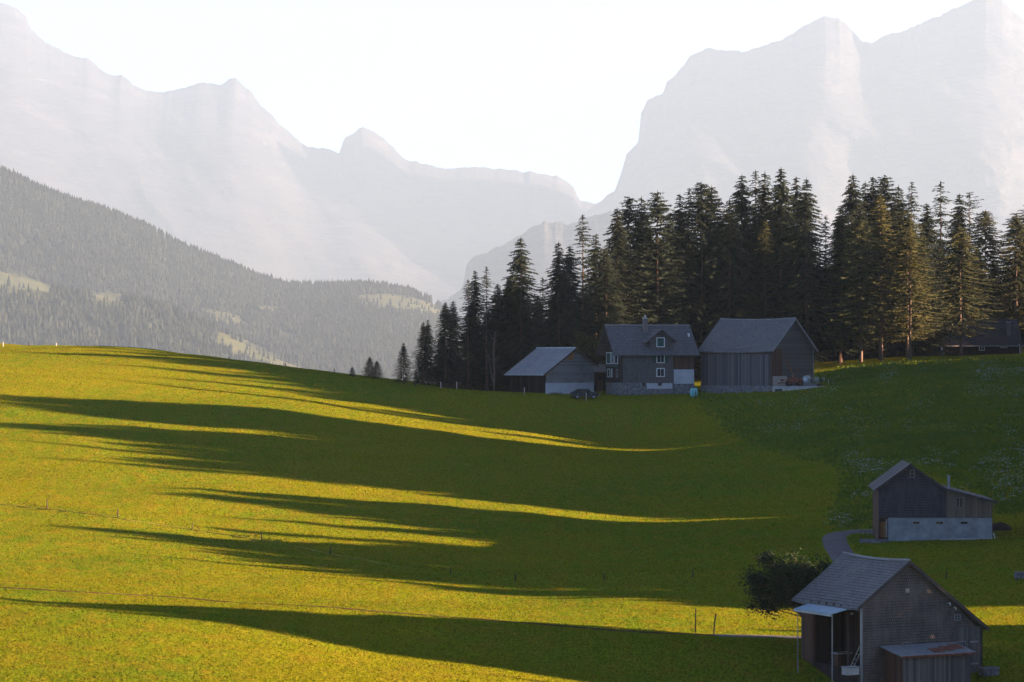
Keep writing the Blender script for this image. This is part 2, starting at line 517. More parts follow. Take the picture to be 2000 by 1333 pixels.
M['sheet'] = mat_tiles('corrugated_metal_sheet', (.20,.225,.26), (.16,.18,.21), (.13,.15,.17), .8, 3.0, 'y', (.25,.25,.25), .02)
M['plank'] = mat_boards('grey_vertical_boards', (.07,.068,.072), (.20,.19,.19), .2)
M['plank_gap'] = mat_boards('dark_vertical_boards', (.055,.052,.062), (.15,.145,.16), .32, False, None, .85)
M['plank_red'] = mat_boards('red_brown_boards', (.055,.032,.024), (.12,.065,.045), .22)
M['plank_tan'] = mat_boards('tan_vertical_boards', (.11,.085,.065), (.22,.18,.14), .2)
M['plank_h'] = mat_boards('grey_horizontal_boards', (.14,.14,.145), (.27,.27,.275), .22, True, (.15,.13,.12))
M['plank_h2'] = mat_boards('brown_grey_horizontal_boards', (.075,.072,.075), (.14,.13,.125), .3, True, (.12,.095,.07))
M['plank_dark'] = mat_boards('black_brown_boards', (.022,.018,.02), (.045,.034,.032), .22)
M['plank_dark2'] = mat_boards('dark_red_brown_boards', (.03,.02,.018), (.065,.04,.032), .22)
M['orange_wood'] = mat_boards('orange_wood_door', (.24,.10,.04), (.40,.20,.08), .18)
M['concrete'] = mat_plain('grey_concrete', (.28,.30,.32), .9, .1, 0, .3, .9)
M['concrete_lt'] = mat_plain('pale_concrete', (.42,.42,.42), .9, .1, 0, .25, 1.2)
M['stone'] = mat_plain('rubble_stone', (.16,.165,.18), .9, .1, 0, .6, 2.6)
M['plaster'] = mat_plain('white_plaster', (.46,.48,.52), .9, .1, 0, .12, .8)
M['white'] = mat_plain('white_paint', (.66,.70,.72), .5, .3, 0, .08)
M['glass'] = mat_plain('window_glass', (.03,.035,.04), .12, .6, 0, .3)
M['glass_green'] = mat_plain('green_tinted_glass', (.05,.12,.11), .15, .6, 0, .3)
M['green'] = mat_plain('green_shutter_paint', (.018,.06,.05), .6, .3)
M['bluecanopy'] = mat_plain('light_blue_sheet', (.20,.33,.45), .45, .4, .0, .12)
M['trim'] = mat_plain('dark_weathered_trim', (.07,.06,.06), .8, .2)
M['trim_lt'] = mat_plain('pale_weathered_trim', (.24,.25,.27), .7, .3)
M['post'] = mat_plain('weathered_post_wood', (.055,.047,.04), .9, .1, 0, .4, 6)
M['post_lt'] = mat_plain('pale_post_wood', (.42,.38,.34), .9, .1, 0, .2, 6)
M['brick'] = mat_tiles('chimney_brick', (.22,.15,.13), (.17,.13,.12), (.2,.2,.2), .25, .09, None, (.18,.15,.14))
M['metal'] = mat_plain('grey_galvanised_metal', (.34,.37,.4), .4, .5, .6)
M['rust'] = mat_plain('rusty_red_metal', (.17,.06,.04), .6, .3, 0, .5, 4)
M['orange'] = mat_plain('orange_machine_paint', (.35,.11,.03), .5, .4, 0, .3)
M['rubber'] = mat_plain('black_rubber', (.02,.02,.02), .8, .2)
M['car'] = mat_plain('dark_car_paint', (.012,.015,.022), .25, .6)
M['turq'] = mat_plain('turquoise_plastic', (.16,.50,.55), .4, .4)
M['teal_dark'] = mat_plain('dark_teal_plastic', (.02,.12,.12), .4, .4)
M['bark'] = mat_plain('spruce_bark', (.10,.075,.06), .95, .05, 0, .4, 3)
M['bark_lt'] = mat_plain('pale_bark', (.13,.105,.085), .95, .05, 0, .3, 3)
M['earth'] = mat_plain('dark_earth', (.035,.03,.03), .95, .05, 0, .4, 2)
M['asphalt'] = mat_plain('worn_asphalt', (.085,.085,.10), .9, .15, 0, .22, .7)
M['gravel'] = mat_plain('pale_gravel', (.20,.155,.10), .95, .1, 0, .3, 2.5)
M['ledge_light'] = mat_plain('painted_ledge_light', (.18,.18,.03), 1.0, 0.0, 0, .25, .8)
M['track'] = mat_plain('trodden_earth_track', (.07,.05,.025), 1.0, 0.0, 0, .45, .5)
M['wood_end'] = mat_plain('split_firewood', (.17,.12,.09), .9, .1, 0, .5, 9)
M['petal'] = mat_plain('white_flower_heads', (.42,.46,.44), .9, .1, 0, .2)
M['spruce'] = mat_foliage('dark_spruce_needles', (.015,.028,.019), (.030,.044,.025), .35)
M['spruce_warm'] = mat_foliage('olive_spruce_needles', (.036,.054,.024), (.078,.088,.032), .35)
M['larch'] = mat_foliage('golden_larch_needles', (.058,.070,.024), (.098,.104,.034), .5)
M['leaf'] = mat_foliage('dark_green_leaves', (.014,.030,.014), (.030,.05,.02), .8)
M['leaf_olive'] = mat_foliage('olive_leaves', (.05,.06,.022), (.085,.09,.03), .8)
M['tall'] = mat_foliage('tall_meadow_grass', (.072,.128,.010), (.112,.158,.010), .15)

def hit(px, py, x=None):
    d = Vector(((px-1000)/F, 1, (HZ-py)/F)).normalized()
    h = bvh.ray_cast(d*30, d)
    if not h[0] or h[0].y > 620: return hit(px, py+1)
    return h[0].copy()

# ------------------------------------------------------------------ path, driveway and painted ledge line
def smooth(pts, n=10):
    out = []
    P = [pts[0]] + list(pts) + [pts[-1]]
    for i in range(1, len(P)-2):
        for k in range(n):
            t = k/n; a, b, c, d = P[i-1], P[i], P[i+1], P[i+2]
            out.append(.5*((2*b)+(c-a)*t+(2*a-5*b+4*c-d)*t*t+(3*b-a-3*c+d)*t**3))
    return out + [P[-2]]

ROADS = []
def ribbon(name, pts, width, mat, lift=.05, n=12, wj=0.0, seed=0):
    pts = smooth([Vector((p.x, p.y, 0)) for p in pts], n)
    rows = []; rnd = random.Random(seed)
    ROADS.append((np.array([(p.x, p.y) for p in pts]), width*.52))
    for i, p in enumerate(pts):
        d = (pts[min(i+1, len(pts)-1)]-pts[max(i-1, 0)]).normalized()
        s = Vector((-d.y, d.x, 0)); w = width*(1+wj*rnd.uniform(-1, 1))
        row = []
        for k in range(-3, 4):
            q = p + s*w*k/6
            row.append((q.x, q.y, gz(q.x, q.y) + lift*(1 if abs(k) < 3 else .2)))
        rows.append(row)
    o = grid_mesh(name, np.array(rows), mat)
    return tag(o, kind='structure')

ribbon('path', [hit(a, b) for a, b in ((-60,1146),(150,1157),(350,1168),(550,1182),(700,1192),(850,1204),(1000,1216),(1150,1228),(1280,1237),(1400,1242))],
       .6, M['track'], .06, 24, .6, 1)
ribbon('road', [hit(a, b) for a, b in ((1395,1242),(1500,1244),(1560,1246),(1640,1244),(1700,1215),(1690,1160),(1662,1118),(1646,1086),(1632,1064),(1632,1048),(1660,1040),(1700,1038),(1740,1040))],
       2.5, M['asphalt'], .06, 14)
ribbon('path', [hit(a, b) for a, b in ((-60,980),(0,985),(92,995),(230,1012),(375,1035),(511,1056),(645,1083),(760,1104),(800,1110))], .2, M['ledge_light'], .05, 24, .6, 4)  # pale strip added to paint the bright lit line along the ledge
ribbon('path', [hit(a, b) for a, b in ((1585,709),(1640,704),(1690,697))], 1.0, M['gravel'], .06, 6)

# ------------------------------------------------------------------ buildings
class Plan:
    """right-angled plan: origin at the near corner, local x to the right/away, local y to the left/away"""
    def __init__(s, px, py, D, a):
        s.O = Vector(((px-1000)/F*D, D, (HZ-py)*D/F)); s.a = R(a)
        s.c = math.cos(s.a); s.s = math.sin(s.a)
    def front(s, px, py, y=0.0):
        u = (px-1000)/F
        x = (u*(s.O.y+y*s.c)-(s.O.x-y*s.s))/(s.c-u*s.s)
        return x, (HZ-py)*(s.O.y+x*s.s+y*s.c)/F-s.O.z
    def side(s, px, py, x=0.0):
        u = (px-1000)/F
        y = (s.O.x+x*s.c-u*(s.O.y+x*s.s))/(s.s+u*s.c)
        return y, (HZ-py)*(s.O.y+x*s.s+y*s.c)/F-s.O.z

FR = lambda a, z, h: (a, -h, z)       # front facade, h outward
SD = lambda a, z, h: (-h, a, z)       # side facade

def roof(prof, y0, y1, th, swap=False, sag=0.0, n=8):
    """profile (a,z) swept along b"""
    m = MB(); k = len(prof)
    vs = []
    for i in range(n+1):
        t = i/n; b = y0+(y1-y0)*t; dz = -sag*math.sin(math.pi*t)
        for (a, z) in prof: vs.append((a, b, z+dz))
        for (a, z) in prof: vs.append((a, b, z+dz-th))
    if swap: vs = [(b, a, z) for a, b, z in vs]
    fs = []
    for i in range(n):
        o0 = i*2*k; o1 = o0+2*k
        for j in range(k-1):
            fs.append((o0+j, o0+j+1, o1+j+1, o1+j)); fs.append((o0+k+j, o1+k+j, o1+k+j+1, o0+k+j+1))
        fs.append((o0, o1, o1+k, o0+k)); fs.append((o0+k-1, o0+2*k-1, o1+2*k-1, o1+k-1))
    for o0 in (0, n*2*k):
        for j in range(k-1): fs.append((o0+j, o0+k+j, o0+k+j+1, o0+j+1))
    return m.add(vs, fs)

def window(parent, fn, a0, a1, z0, z1, frame='white', pane='glass', bars=1, hb=0, fw=.09, label=None, shutters=None):
    w = MB().prism([(a0, z0), (a1, z0), (a1, z1), (a0, z1)], -.05, .03, fn).build('window', M[pane], parent)
    m = MB()
    for q in ((a0-fw, a0, z0-fw, z1+fw), (a1, a1+fw, z0-fw, z1+fw), (a0, a1, z1, z1+fw), (a0, a1, z0-fw, z0)):
        m.prism([(q[0], q[2]), (q[1], q[2]), (q[1], q[3]), (q[0], q[3])], -.04, .07, fn)
    for k in range(bars):
        c = a0+(a1-a0)*(k+1)/(bars+1)
        m.prism([(c-.03, z0), (c+.03, z0), (c+.03, z1), (c-.03, z1)], .031, .06, fn)
    for k in range(hb):
        c = z0+(z1-z0)*(k+1)/(hb+1)
        m.prism([(a0, c-.02), (a1, c-.02), (a1, c+.02), (a0, c+.02)], .032, .055, fn)
    m.build('frame', M[frame], w)
    if shutters:
        sw = (a1-a0)*.5
        for q in ((a0-fw-sw-.03, a0-fw-.03), (a1+fw+.03, a1+fw+sw+.03)):
            MB().prism([(q[0], z0-.05), (q[1], z0-.05), (q[1], z1+.05), (q[0], z1+.05)], .0, .06, fn).build('shutter', M[shutters], parent)
    return w

def wall(parent, fn, poly, mat, t=.18, out=0.0, name='wall', label=None):
    o = MB().prism(poly, out-t, out, fn).build(name, M[mat], parent)
    if label: o['label'] = label
    return o

# ---- the big barn in the foreground
b = Plan(1682, 1312, 200, 27)
barn = empty('barn', b.O, b.a)
tag(barn, 'nearest weathered barn with shingled gable, slate roof and light blue canopy, beside the leafy tree', 'barn', 'farm buildings')
xr, _ = b.front(1919, 1300); xa, za = b.front(1772, 1099); _, zr = b.front(1919, 1224); _, zl = b.front(1682, 1180)
L, _ = b.side(1565, 1285)
zb = -1.2
xs, zs = b.front(1862, 1200)
def slope_r(x): return za+(zr-za)*(x-xa)/(xr-xa)
wall(barn, FR, [(0, zb), (xs, zb), (xs, slope_r(xs)), (xa, za), (0, zl)], 'shingle')
zpl = b.front(1862, 1226)[1]
wall(barn, FR, [(xs, zb), (xr, zb), (xr, slope_r(xr)), (xr-.6, zpl), (xs, zpl)], 'plank', name='wall', label='pale vertical board wall at the low right end')
wall(barn, FR, [(xs, zpl), (xr-.6, zpl), (xs, slope_r(xs)-.02)], 'shingle', name='wall')
# side: solid boards at the far end, open bay, boards above it
yo1 = b.side(1590, 1250)[0]; zt = b.side(1630, 1192)[1]
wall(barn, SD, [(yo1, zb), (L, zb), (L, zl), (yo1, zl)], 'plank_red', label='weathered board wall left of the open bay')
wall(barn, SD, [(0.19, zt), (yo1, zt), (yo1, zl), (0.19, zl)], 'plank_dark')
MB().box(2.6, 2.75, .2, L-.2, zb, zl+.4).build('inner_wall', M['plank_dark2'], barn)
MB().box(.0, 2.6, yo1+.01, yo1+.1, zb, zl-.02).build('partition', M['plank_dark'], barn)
MB().box(xr-.18, xr, .0, L, zb, slope_r(xr)-.05).build('back_wall', M['plank'], barn)
MB().prism([(0, zb), (xr, zb), (xr, slope_r(xr)), (xa, za), (0, zl)], L-.15, L, lambda a, z, h: (a, h, z)).build('back_gable', M['shingle'], barn)
sl_l = (za-zl)/xa
rf = roof([(-.55, zl-.55*sl_l+.14), (xa*.5, (zl+za)/2+.09), (xa, za+.16), (xa+(xr-xa)*.55, slope_r(xa+(xr-xa)*.55)+.09), (xr+.35, slope_r(xr+.35)+.14)], -.3, L+.45, .14, False, .16).build('roof', M['tile'], barn)
m = MB()
for (p, q) in (((-.55, zl-.55*sl_l), (xa, za)), ((xa, za), (xr+.35, slope_r(xr+.35)))):
    m.slab((p[0], -.34, p[1]-.12), (q[0], -.34, q[1]-.12), (q[0], -.34, q[1]+.18), (p[0], -.34, p[1]+.18), .035)
m.build('barge_board', M['trim'], rf)
MB().tube([(xa, -.3, za+.19), (xa, L*.25, za+.08), (xa, L*.5, za+.03), (xa, L*.75, za+.08), (xa, L+.45, za+.19)], .09, 6).build('ridge_cap', M['trim_lt'], rf)
m = MB(); nr = 9
for k in range(nr):
    y = .0+L*k/(nr-1)
    MB().box(-.45, 0.0, y-.05, y+.05, zl-.55*sl_l*.5-.12, zl-.55*sl_l*.5+.02).build('rafter', M['trim'], rf)
# corner boards
m = MB().box(-.06, .10, -.06, -.005, zb, zl-.05).build('corner_board', M['trim_lt'], barn)
# little windows and openings
x0, z0 = b.front(1865, 1211); x1, z1 = b.front(1874, 1202)
window(barn, FR, x0, x1, z0, z1, 'trim_lt', 'glass', 1, 1, .06)
x0, z0 = b.front(1868, 1265); x1, z1 = b.front(1884, 1254)
window(barn, FR, x0, x1, z0, z1, 'trim_lt', 'glass', 3, 0, .06)
x0, z0 = b.front(1765, 1263); x1, z1 = b.front(1776, 1256)
window(barn, FR, x0, x1, z0, z1, 'trim_lt', 'glass', 1, 0, .05)
x0, z0 = b.front(1768, 1158); x1, z1 = b.front(1775, 1150)
o = MB().prism([(x0, z0), (x1, z0), (x1, z1), (x0, z1)], 0, .08, FR).build('nest_box', M['post_lt'], barn)
for (px, py) in ((1853, 1178), (1864, 1187)):
    x0, z0 = b.front(px, py)
    MB().tube([(x0, 0, z0), (x0, -.16, z0), (x0, -.2, z0-.16)], .05, 6).build('insulator', M['white'], barn)
# a plank door leaf with frame in low part
x0, z0 = b.front(1893, 1305); x1, z1 = b.front(1911, 1245)
d = MB().prism([(x0, z0), (x1, z0), (x1, z1), (x0, z1)], 0, .05, FR).build('door', M['plank'], barn)
m = MB()
for zz in (z0+.3, z1-.3): MB().prism([(x0+.05, zz-.06), (x1-.05, zz-.06), (x1-.05, zz+.06), (x0+.05, zz+.06)], .05, .08, FR).build('batten', M['trim_lt'], d)
# gutter pipe on the corner and lamp
MB().tube([(-.12, -.12, zl-.3), (-.12, -.12, zb+1.2)], .035, 6).build('downpipe', M['metal'], barn)
y0, z0 = b.side(1664, 1201, .4)
MB().tube([(.4, y0, z0+.02), (.4, y0, z0+.12)], .1, 10).build('lamp', M['white'], barn)
# canopy on posts
ya = b.side(1668, 1190)[0]; yb_ = b.side(1600, 1185)[0]
zc = b.side(1640, 1184)[1]
cp = MB().slab((-.05, ya-.0, zc), (-.05, yb_+.6, zc), (-1.75, yb_+.6, zc-.42), (-1.75, ya+.2, zc-.42), .06).build('canopy', M['bluecanopy'], barn)
MB().box(-1.80, -1.74, ya+.2, yb_+.6, zc-.56, zc-.40).build('fascia', M['metal'], cp)
for (yy, w_) in ((ya+.35, .05), (yb_+.35, .035)):
    MB().tube([(-1.6, yy, zc-.45), (-1.6, yy, zb)], w_, 8).build('post', M['trim_lt'], barn)
MB().box(.05, .2, ya+.8, ya+.95, zb, zl).build('post', M['trim'], barn)
# floor slab in the bay
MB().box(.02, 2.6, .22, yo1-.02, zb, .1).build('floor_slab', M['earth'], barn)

# things standing in and by the bay
def place_local(pl, x, y): 
    X = pl.O.x+x*pl.c-y*pl.s; Y = pl.O.y+x*pl.s+y*pl.c
    return Vector((X, Y, gz(X, Y)))
def crate(name, pl, x, y, z, w, d, h, mat, label, cat, group=None):
    p = place_local(pl, x, y); p.z = pl.O.z+z if z is not None else p.z
    r = empty(name, p, pl.a); tag(r, label, cat, group)
    t = .05
    m = MB().box(-w/2, w/2, -d/2, -d/2+t, 0, h).box(-w/2, w/2, d/2-t, d/2, 0, h).box(-w/2, -w/2+t, -d/2+t, d/2-t, 0, h).box(w/2-t, w/2, -d/2+t, d/2-t, 0, h)
    m.box(-w/2+t, w/2-t, -d/2+t, d/2-t, 0.02, h*.75)
    m.build('body', M[mat], r)
    m = MB()
    for s in (-1, 1):
        m.box(-w/2-.03, w/2+.03, s*(d/2+.02)-.02, s*(d/2+.02)+.02, h-.06, h+.03)
        m.box(s*(w/2+.02)-.02, s*(w/2+.02)+.02, -d/2-.03, d/2+.03, h-.055, h+.035)
    m.build('rim', M['trim_lt'], r)
    return r
crate('trough', b, -1.0, -.15, -.15, 1.0, .7, .55, 'concrete_lt', 'pale square trough at the foot of the canopy post', 'trough')
crate('wooden_bin', b, .5, 3.2, .1, 1.2, .8, .9, 'plank_red', 'red brown wooden bin inside the open bay of the nearest barn', 'bin')

def log_pile(name, pl, x, y, w, rows, label, seed):
    p = place_local(pl, x, y); r = empty(name, p, pl.a); tag(r, label, 'log pile')
    rnd = random.Random(seed)
    for k in range(rows):
        q = -w/2+k*.09
        while q < w/2-k*.09:
            rad = rnd.uniform(.08, .15)
            MB().tube([(q, -.45+rnd.uniform(-.08, .08), .1+k*.2), (q+rnd.uniform(-.05, .05), .45, .1+k*.2)], rad, 7).build('log', M['wood_end'], r)
            q += rad*2.0
    return r
log_pile('log_pile', b, 1.1, -1.0, 2.0, 2, 'low pile of split logs left of the board shed', 3)

# ladder leaning in bay
p = place_local(b, .5, 1.9); r = empty('ladder', (p.x, p.y, b.O.z+.1), b.a); tag(r, 'wooden ladder leaning inside the dark open bay', 'ladder')
for s in (-.2, .2): MB().bar((0, s, 0), (1.6, s, 2.9), .04).build('rail', M['post_lt'], r)
for k in range(8): MB().bar((1.6*(k+.7)/9, -.2, 2.9*(k+.7)/9), (1.6*(k+.7)/9, .2, 2.9*(k+.7)/9), .025).build('rung', M['post_lt'], r)
# wheelbarrow
p = place_local(b, -.2, -1.1); r = empty('wheelbarrow', p, b.a+.5); tag(r, 'old dark wheelbarrow standing by the barn corner', 'wheelbarrow')
MB().add([(-.35,-.3,.3),(.4,-.22,.3),(.4,.22,.3),(-.35,.3,.3),(-.5,-.38,.62),(.55,-.32,.62),(.55,.32,.62),(-.5,.38,.62)],
         [(0,3,2,1),(0,1,5,4),(1,2,6,5),(2,3,7,6),(3,0,4,7),(4,5,6,7)]).build('tray', M['metal'], r)
MB().tube([(.75,-.04,.2),(.75,.04,.2)], .2, 12).build('wheel', M['rubber'], r)
for s in (-1, 1):
    MB().tube([(.75, .08*s, .2), (.2, .2*s, .3), (-1.0, .28*s, .55)], .025, 5).build('handle', M['trim'], r)
    MB().bar((-.3, .22*s, .3), (-.35, .25*s, 0), .025).build('leg', M['trim'], r)

# ---- board shed against the gable
so_ = place_local(b, b.front(1765, 1328, -2.6)[0], -2.6)
shp = Plan(1765, 1331, so_.y, 27)
shed = empty('shed', shp.O, shp.a)
tag(shed, 'low board shed with rusty metal roof against the nearest barn gable', 'shed', 'farm buildings')
sw, _ = shp.front(1896, 1320); _, st = shp.front(1765, 1284)
sd = 2.35
wall(shed, FR, [(0, -1.0), (sw, -1.0), (sw, st), (0, st)], 'plank', .08)
wall(shed, SD, [(.09, -1.0), (sd, -1.0), (sd, st+.45), (.09, st+.02)], 'plank_red', .08, label='red brown board end of the shed')
MB().box(sw-.08, sw, .09, sd, -1.0, st).build('wall', M['plank'], shed)
r_ = MB().slab((-.35, -.3, st+.02), (sw+.35, -.3, st+.02), (sw+.35, sd+.1, st+.52), (-.35, sd+.1, st+.52), .06).build('roof', M['sheet'], shed)
MB().box(-.35, sw+.35, -.34, -.305, st-.05, st+.1).build('fascia', M['rust'], r_)
for k in range(3):
    xx = sw*(.48+.18*k)
    MB().slab((xx, .1+.3*k, st+.18+.06*k), (xx+.9, .1+.3*k, st+.18+.06*k), (xx+.9, 1.0+.3*k, st+.38+.06*k), (xx, 1.0+.3*k, st+.38+.06*k), .02).build('rust_patch', M['rust'], r_)
crate('stone_trough', b, xr-.1, -.9, None, 1.3, .7, .55, 'stone', 'dark stone trough at the right corner of the nearest barn', 'trough')

# ---- the middle barn with the concrete base
b = Plan(1735, 1058, 285, -4)
mb = empty('barn', b.O, b.a)
tag(mb, 'dark shingled barn on a bluish concrete base with tan board annex', 'barn', 'farm buildings')
xr, _ = b.front(1938, 1050); xc, zc = b.front(1848, 1012); xl, zl = b.front(1716, 953); xa, za = b.front(1777, 909)
_, zbk = b.front(1848, 957); _, zr = b.front(1936, 980); LL = 10.5
wall(mb, FR, [(0, -1.2), (xr, -1.2), (xr, zc), (0, zc)], 'concrete', .3)
wall(mb, FR, [(xl, zc-.0), (xc, zc), (xc, zbk), (xa, za), (xl, zl)], 'shingle_dark', .2, .06)
wall(mb, FR, [(xc, zc), (xr, zc), (xr, zr), (xc, zbk)], 'plank_tan', .2, .03, label='tan upright board wall of the annex')
wall(mb, FR, [(xr*.5, -1.2), (xr+.02, -1.2), (xr+.02, .42), (xr*.5, .30)], 'concrete_lt', .1, .12, 'footing')
MB().box(xl, xl+.15, .15, LL, -.3, zl-.05).build('side_wall', M['plank_red'], mb)
MB().box(xr-.2, xr, .3, LL, -1.0, zr-.1).build('side_wall', M['plank_tan'], mb)
MB().prism([(xl, -1), (xr, -1), (xr, zr), (xc, zbk), (xa, za), (xl, zl)], LL-.2, LL, lambda a, z, h: (a, h, z)).build('back_gable', M['shingle_dark'], mb)
k1 = (za-zl)/(xa-xl)
rf = roof([(xl-.45, zl-.45*k1+.12), (xa, za+.16), (xc, zbk+.16), (xr+.5, zr-.12+.1)], -.5, LL+.4, .15).build('roof', M['tile2'], mb)
m = MB()
for p, q in (((xl-.45, zl-.45*k1), (xa, za)), ((xa, za), (xc, zbk)), ((xc, zbk), (xr+.5, zr-.12))):
    m.slab((p[0], -.54, p[1]-.1), (q[0], -.54, q[1]-.1), (q[0], -.54, q[1]+.17), (p[0], -.54, p[1]+.17), .035)
m.build('barge_board', M['trim'], rf)
MB().slab((xl-.47, -.6, zl-.47*k1+.18), (xa, -.6, za+.22), (xa, -.35, za+.22), (xl-.47, -.35, zl-.47*k1+.18), .03).build('edge_flashing', M['trim_lt'], rf)
x0, z0 = b.front(1853, 955, 1.0); _, z1 = b.front(1853, 931, 1.0)
ch = MB().tube([(x0, 1.0, z0-.8), (x0, 1.0, z1)], .13, 10).build('chimney_pipe', M['metal'], mb)
MB().tube([(x0, 1.0, z1+.02), (x0, 1.0, z1+.1)], .19, 10).build('cap', M['metal'], ch)
x0, z0 = b.front(1778, 932); x1, z1 = b.front(1785, 919)
window(mb, lambda a, z, h: FR(a, z, h+.06), x0, x1, z0, z1, 'trim_lt', 'glass', 0, 1, .05)
x0, z0 = b.front(1868, 991); x1, z1 = b.front(1880, 973)
window(mb, lambda a, z, h: FR(a, z, h+.03), x0, x1, z0, z1, 'trim_lt', 'glass', 1, 0, .06)
for p0, p1 in ((1783, 1796), (1828, 1842), (1876, 1890)):
    x0, z0 = b.front(p0, 1024); x1, z1 = b.front(p1, 1019)
    w_ = window(mb, FR, x0, x1, z0, z1, 'concrete_lt', 'glass', 0, 0, .05)
x0, z0 = b.front(1722, 1048, .5); x1, z1 = b.front(1731, 1014, .5)
MB().box(xl+.16, -.02, .5, .62, -1.0, zc).build('entrance_wall', M['plank_red'], mb)
d = MB().box(x0-.15, x0+.45, .42, .5, z0-.1, z1-.3).build('door', M['orange_wood'], mb)
MB().box(x0+.35, x0+.4, .38, .42, z0+.8, z0+1.0).build('handle', M['metal'], d)
MB().box(x1-.05, x1+.1, .36, .5, z0-.1, z1).build('post', M['post_lt'], mb)
st_ = MB().box(xl-1.9, -.01, -.5, .36, -1.2, .22).box(xl-1.0, -.01, -.9, -.5, -1.2, .05).build('steps', M['stone'], mb)
m = MB()
for k in range(4): m.bar((xl-1.8+.45*k, -.45, .2), (xl-1.8+.45*k, -.45, 1.1), .03)
m.bar((xl-1.8, -.45, 1.1), (xl-.4, -.45, 1.1), .03); m.bar((xl-1.8, -.45, .7), (xl-.4, -.45, .7), .02)
m.build('railing', M['trim'], mb)
MB().tube([(xr+.1, -.2, .9), (xr+.45, -.25, -.3)], .05, 6).build('downpipe', M['white'], mb)
p = hit(1951, 1035)
m = MB(); rnd = random.Random(4); nn = 14
ring = []
for q, (rr, zz) in enumerate(((1.5, -.1), (1.2, .35), (.7, .62), (.2, .74))):
    for k in range(nn):
        a = 2*math.pi*k/nn; w = rr*rnd.uniform(.85, 1.12)
        ring.append((math.cos(a)*w, math.sin(a)*w*.8, zz*rnd.uniform(.85, 1.1)))
fs = [(q*nn+k, q*nn+(k+1) % nn, (q+1)*nn+(k+1) % nn, (q+1)*nn+k) for q in range(3) for k in range(nn)] + [tuple(3*nn+k for k in range(nn))]
o = m.add(ring, fs).build('earth_mound', M['earth'], None, True); o.location = p
tag(o, 'dark earth mound beside the right wall of the concrete based barn', 'mound')

# ---- the tall barn on the hill
b = Plan(1507, 770, 443, 50)
ub = empty('barn', b.O, b.a)
tag(ub, 'tallest grey barn on the hill, slate roofed, beside a concrete ramp', 'barn', 'farm buildings')
W, _ = b.front(1588, 750); LL, _ = b.side(1370, 765); _, ze = b.side(1507, 682)
zp = b.side(1507, 754)[1]; xa, za = b.front(1548, 624); zn = b.side(1450, 692)[1]
xbrn = b.front(1527, 720)[0]
wall(ub, SD, [(0, -2), (LL, -2), (LL, zp), (0, zp)], 'stone', .4, .05, 'plinth')
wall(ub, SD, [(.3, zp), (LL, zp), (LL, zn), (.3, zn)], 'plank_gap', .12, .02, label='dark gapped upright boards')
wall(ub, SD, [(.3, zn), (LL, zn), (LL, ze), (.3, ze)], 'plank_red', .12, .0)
m = MB()
rnd = random.Random(6)
for k in range(9):
    y = LL*(k+.6)/9+rnd.uniform(-.3, .3)
    m.box(-.05, .0, y, y+.10, zp+.05, zn-rnd.uniform(.05, .5))
m.build('pale_gap_strip', M['plank'], ub)  # pale upright strips at the gaps between the dark boards
m = MB(); y = LL*.53; m.box(-.07, .0, y, y+.45, zp+.03, zn-.05); m.build('door', M['plank'], ub)
wall(ub, FR, [(xbrn, zp), (W, zp), (W, ze), (xbrn, ze)], 'plank_h2', .12)
wall(ub, FR, [(0, zp), (xbrn, zp), (xbrn, ze), (0, ze)], 'plank_red', .12, .01)
wall(ub, FR, [(0, ze), (W, ze), (xa, za)], 'plank_h2', .12, .04, 'gable')
wall(ub, FR, [(0, -2), (W, -2), (W, zp), (0, zp)], 'concrete', .35, .04, 'plinth')
MB().box(W-.12, W, .12, LL, -1, ze).build('wall', M['plank_h2'], ub)
MB().prism([(0, -1), (W, -1), (W, ze), (xa, za), (0, ze)], LL, LL+.12, lambda a, z, h: (a, h, z)).build('back_gable', M['plank_h2'], ub)
k1 = (za-ze)/xa; k2 = (za-ze)/(W-xa)
rf = roof([(-.5, ze-.5*k1+.14), (xa, za+.16), (W+.5, ze-.5*k2+.14)], -.55, LL+.5, .16, False, .22, 10).build('roof', M['tile'], ub)
m = MB()
for p, q in (((-.5, ze-.5*k1), (xa, za)), ((xa, za), (W+.5, ze-.5*k2))):
    m.slab((p[0], -.6, p[1]-.1), (q[0], -.6, q[1]-.1), (q[0], -.6, q[1]+.2), (p[0], -.6, p[1]+.2), .045)
m.build('barge_board', M['trim_lt'], rf)
MB().tube([(xa, -.55+(LL+1.05)*t/6, za+.2-.22*math.sin(math.pi*t/6)) for t in range(7)], .1, 6).build('ridge_cap', M['trim_lt'], rf)
MB().box(W-.06, W+.08, -.08, -.005, zp, ze).build('corner_board', M['trim_lt'], ub)
MB().box(-.07, -.021, -.05, .2, zp, ze).build('corner_board', M['trim'], ub)
x0, z0 = b.front(1508, 754); x1, z1 = b.front(1536, 735)
d = MB().prism([(x0+.1, z0), (x1, z0), (x1, z1), (x0+.1, z1)], .02, .12, FR).build('gate', M['post_lt'], ub)
m = MB(); xm = (x0+x1)/2+.6
m.prism([(xm-.12, z1-.5), (xm+.12, z1-.5), (xm+.12, z0+1.0), (xm-.12, z0+1.0)], .12, .16, FR)
m.prism([(xm-.7, z0+1.0), (xm, z0+.6), (xm+.7, z0+1.0)], .12, .16, FR)
m.build('iron_bracket', M['rust'], d)
m = MB().bar((x1-.3, -.3, z1+2.6), (x1+1.7, -.3, z0+1.2), .13); m.build('brace', M['orange_wood'], ub)

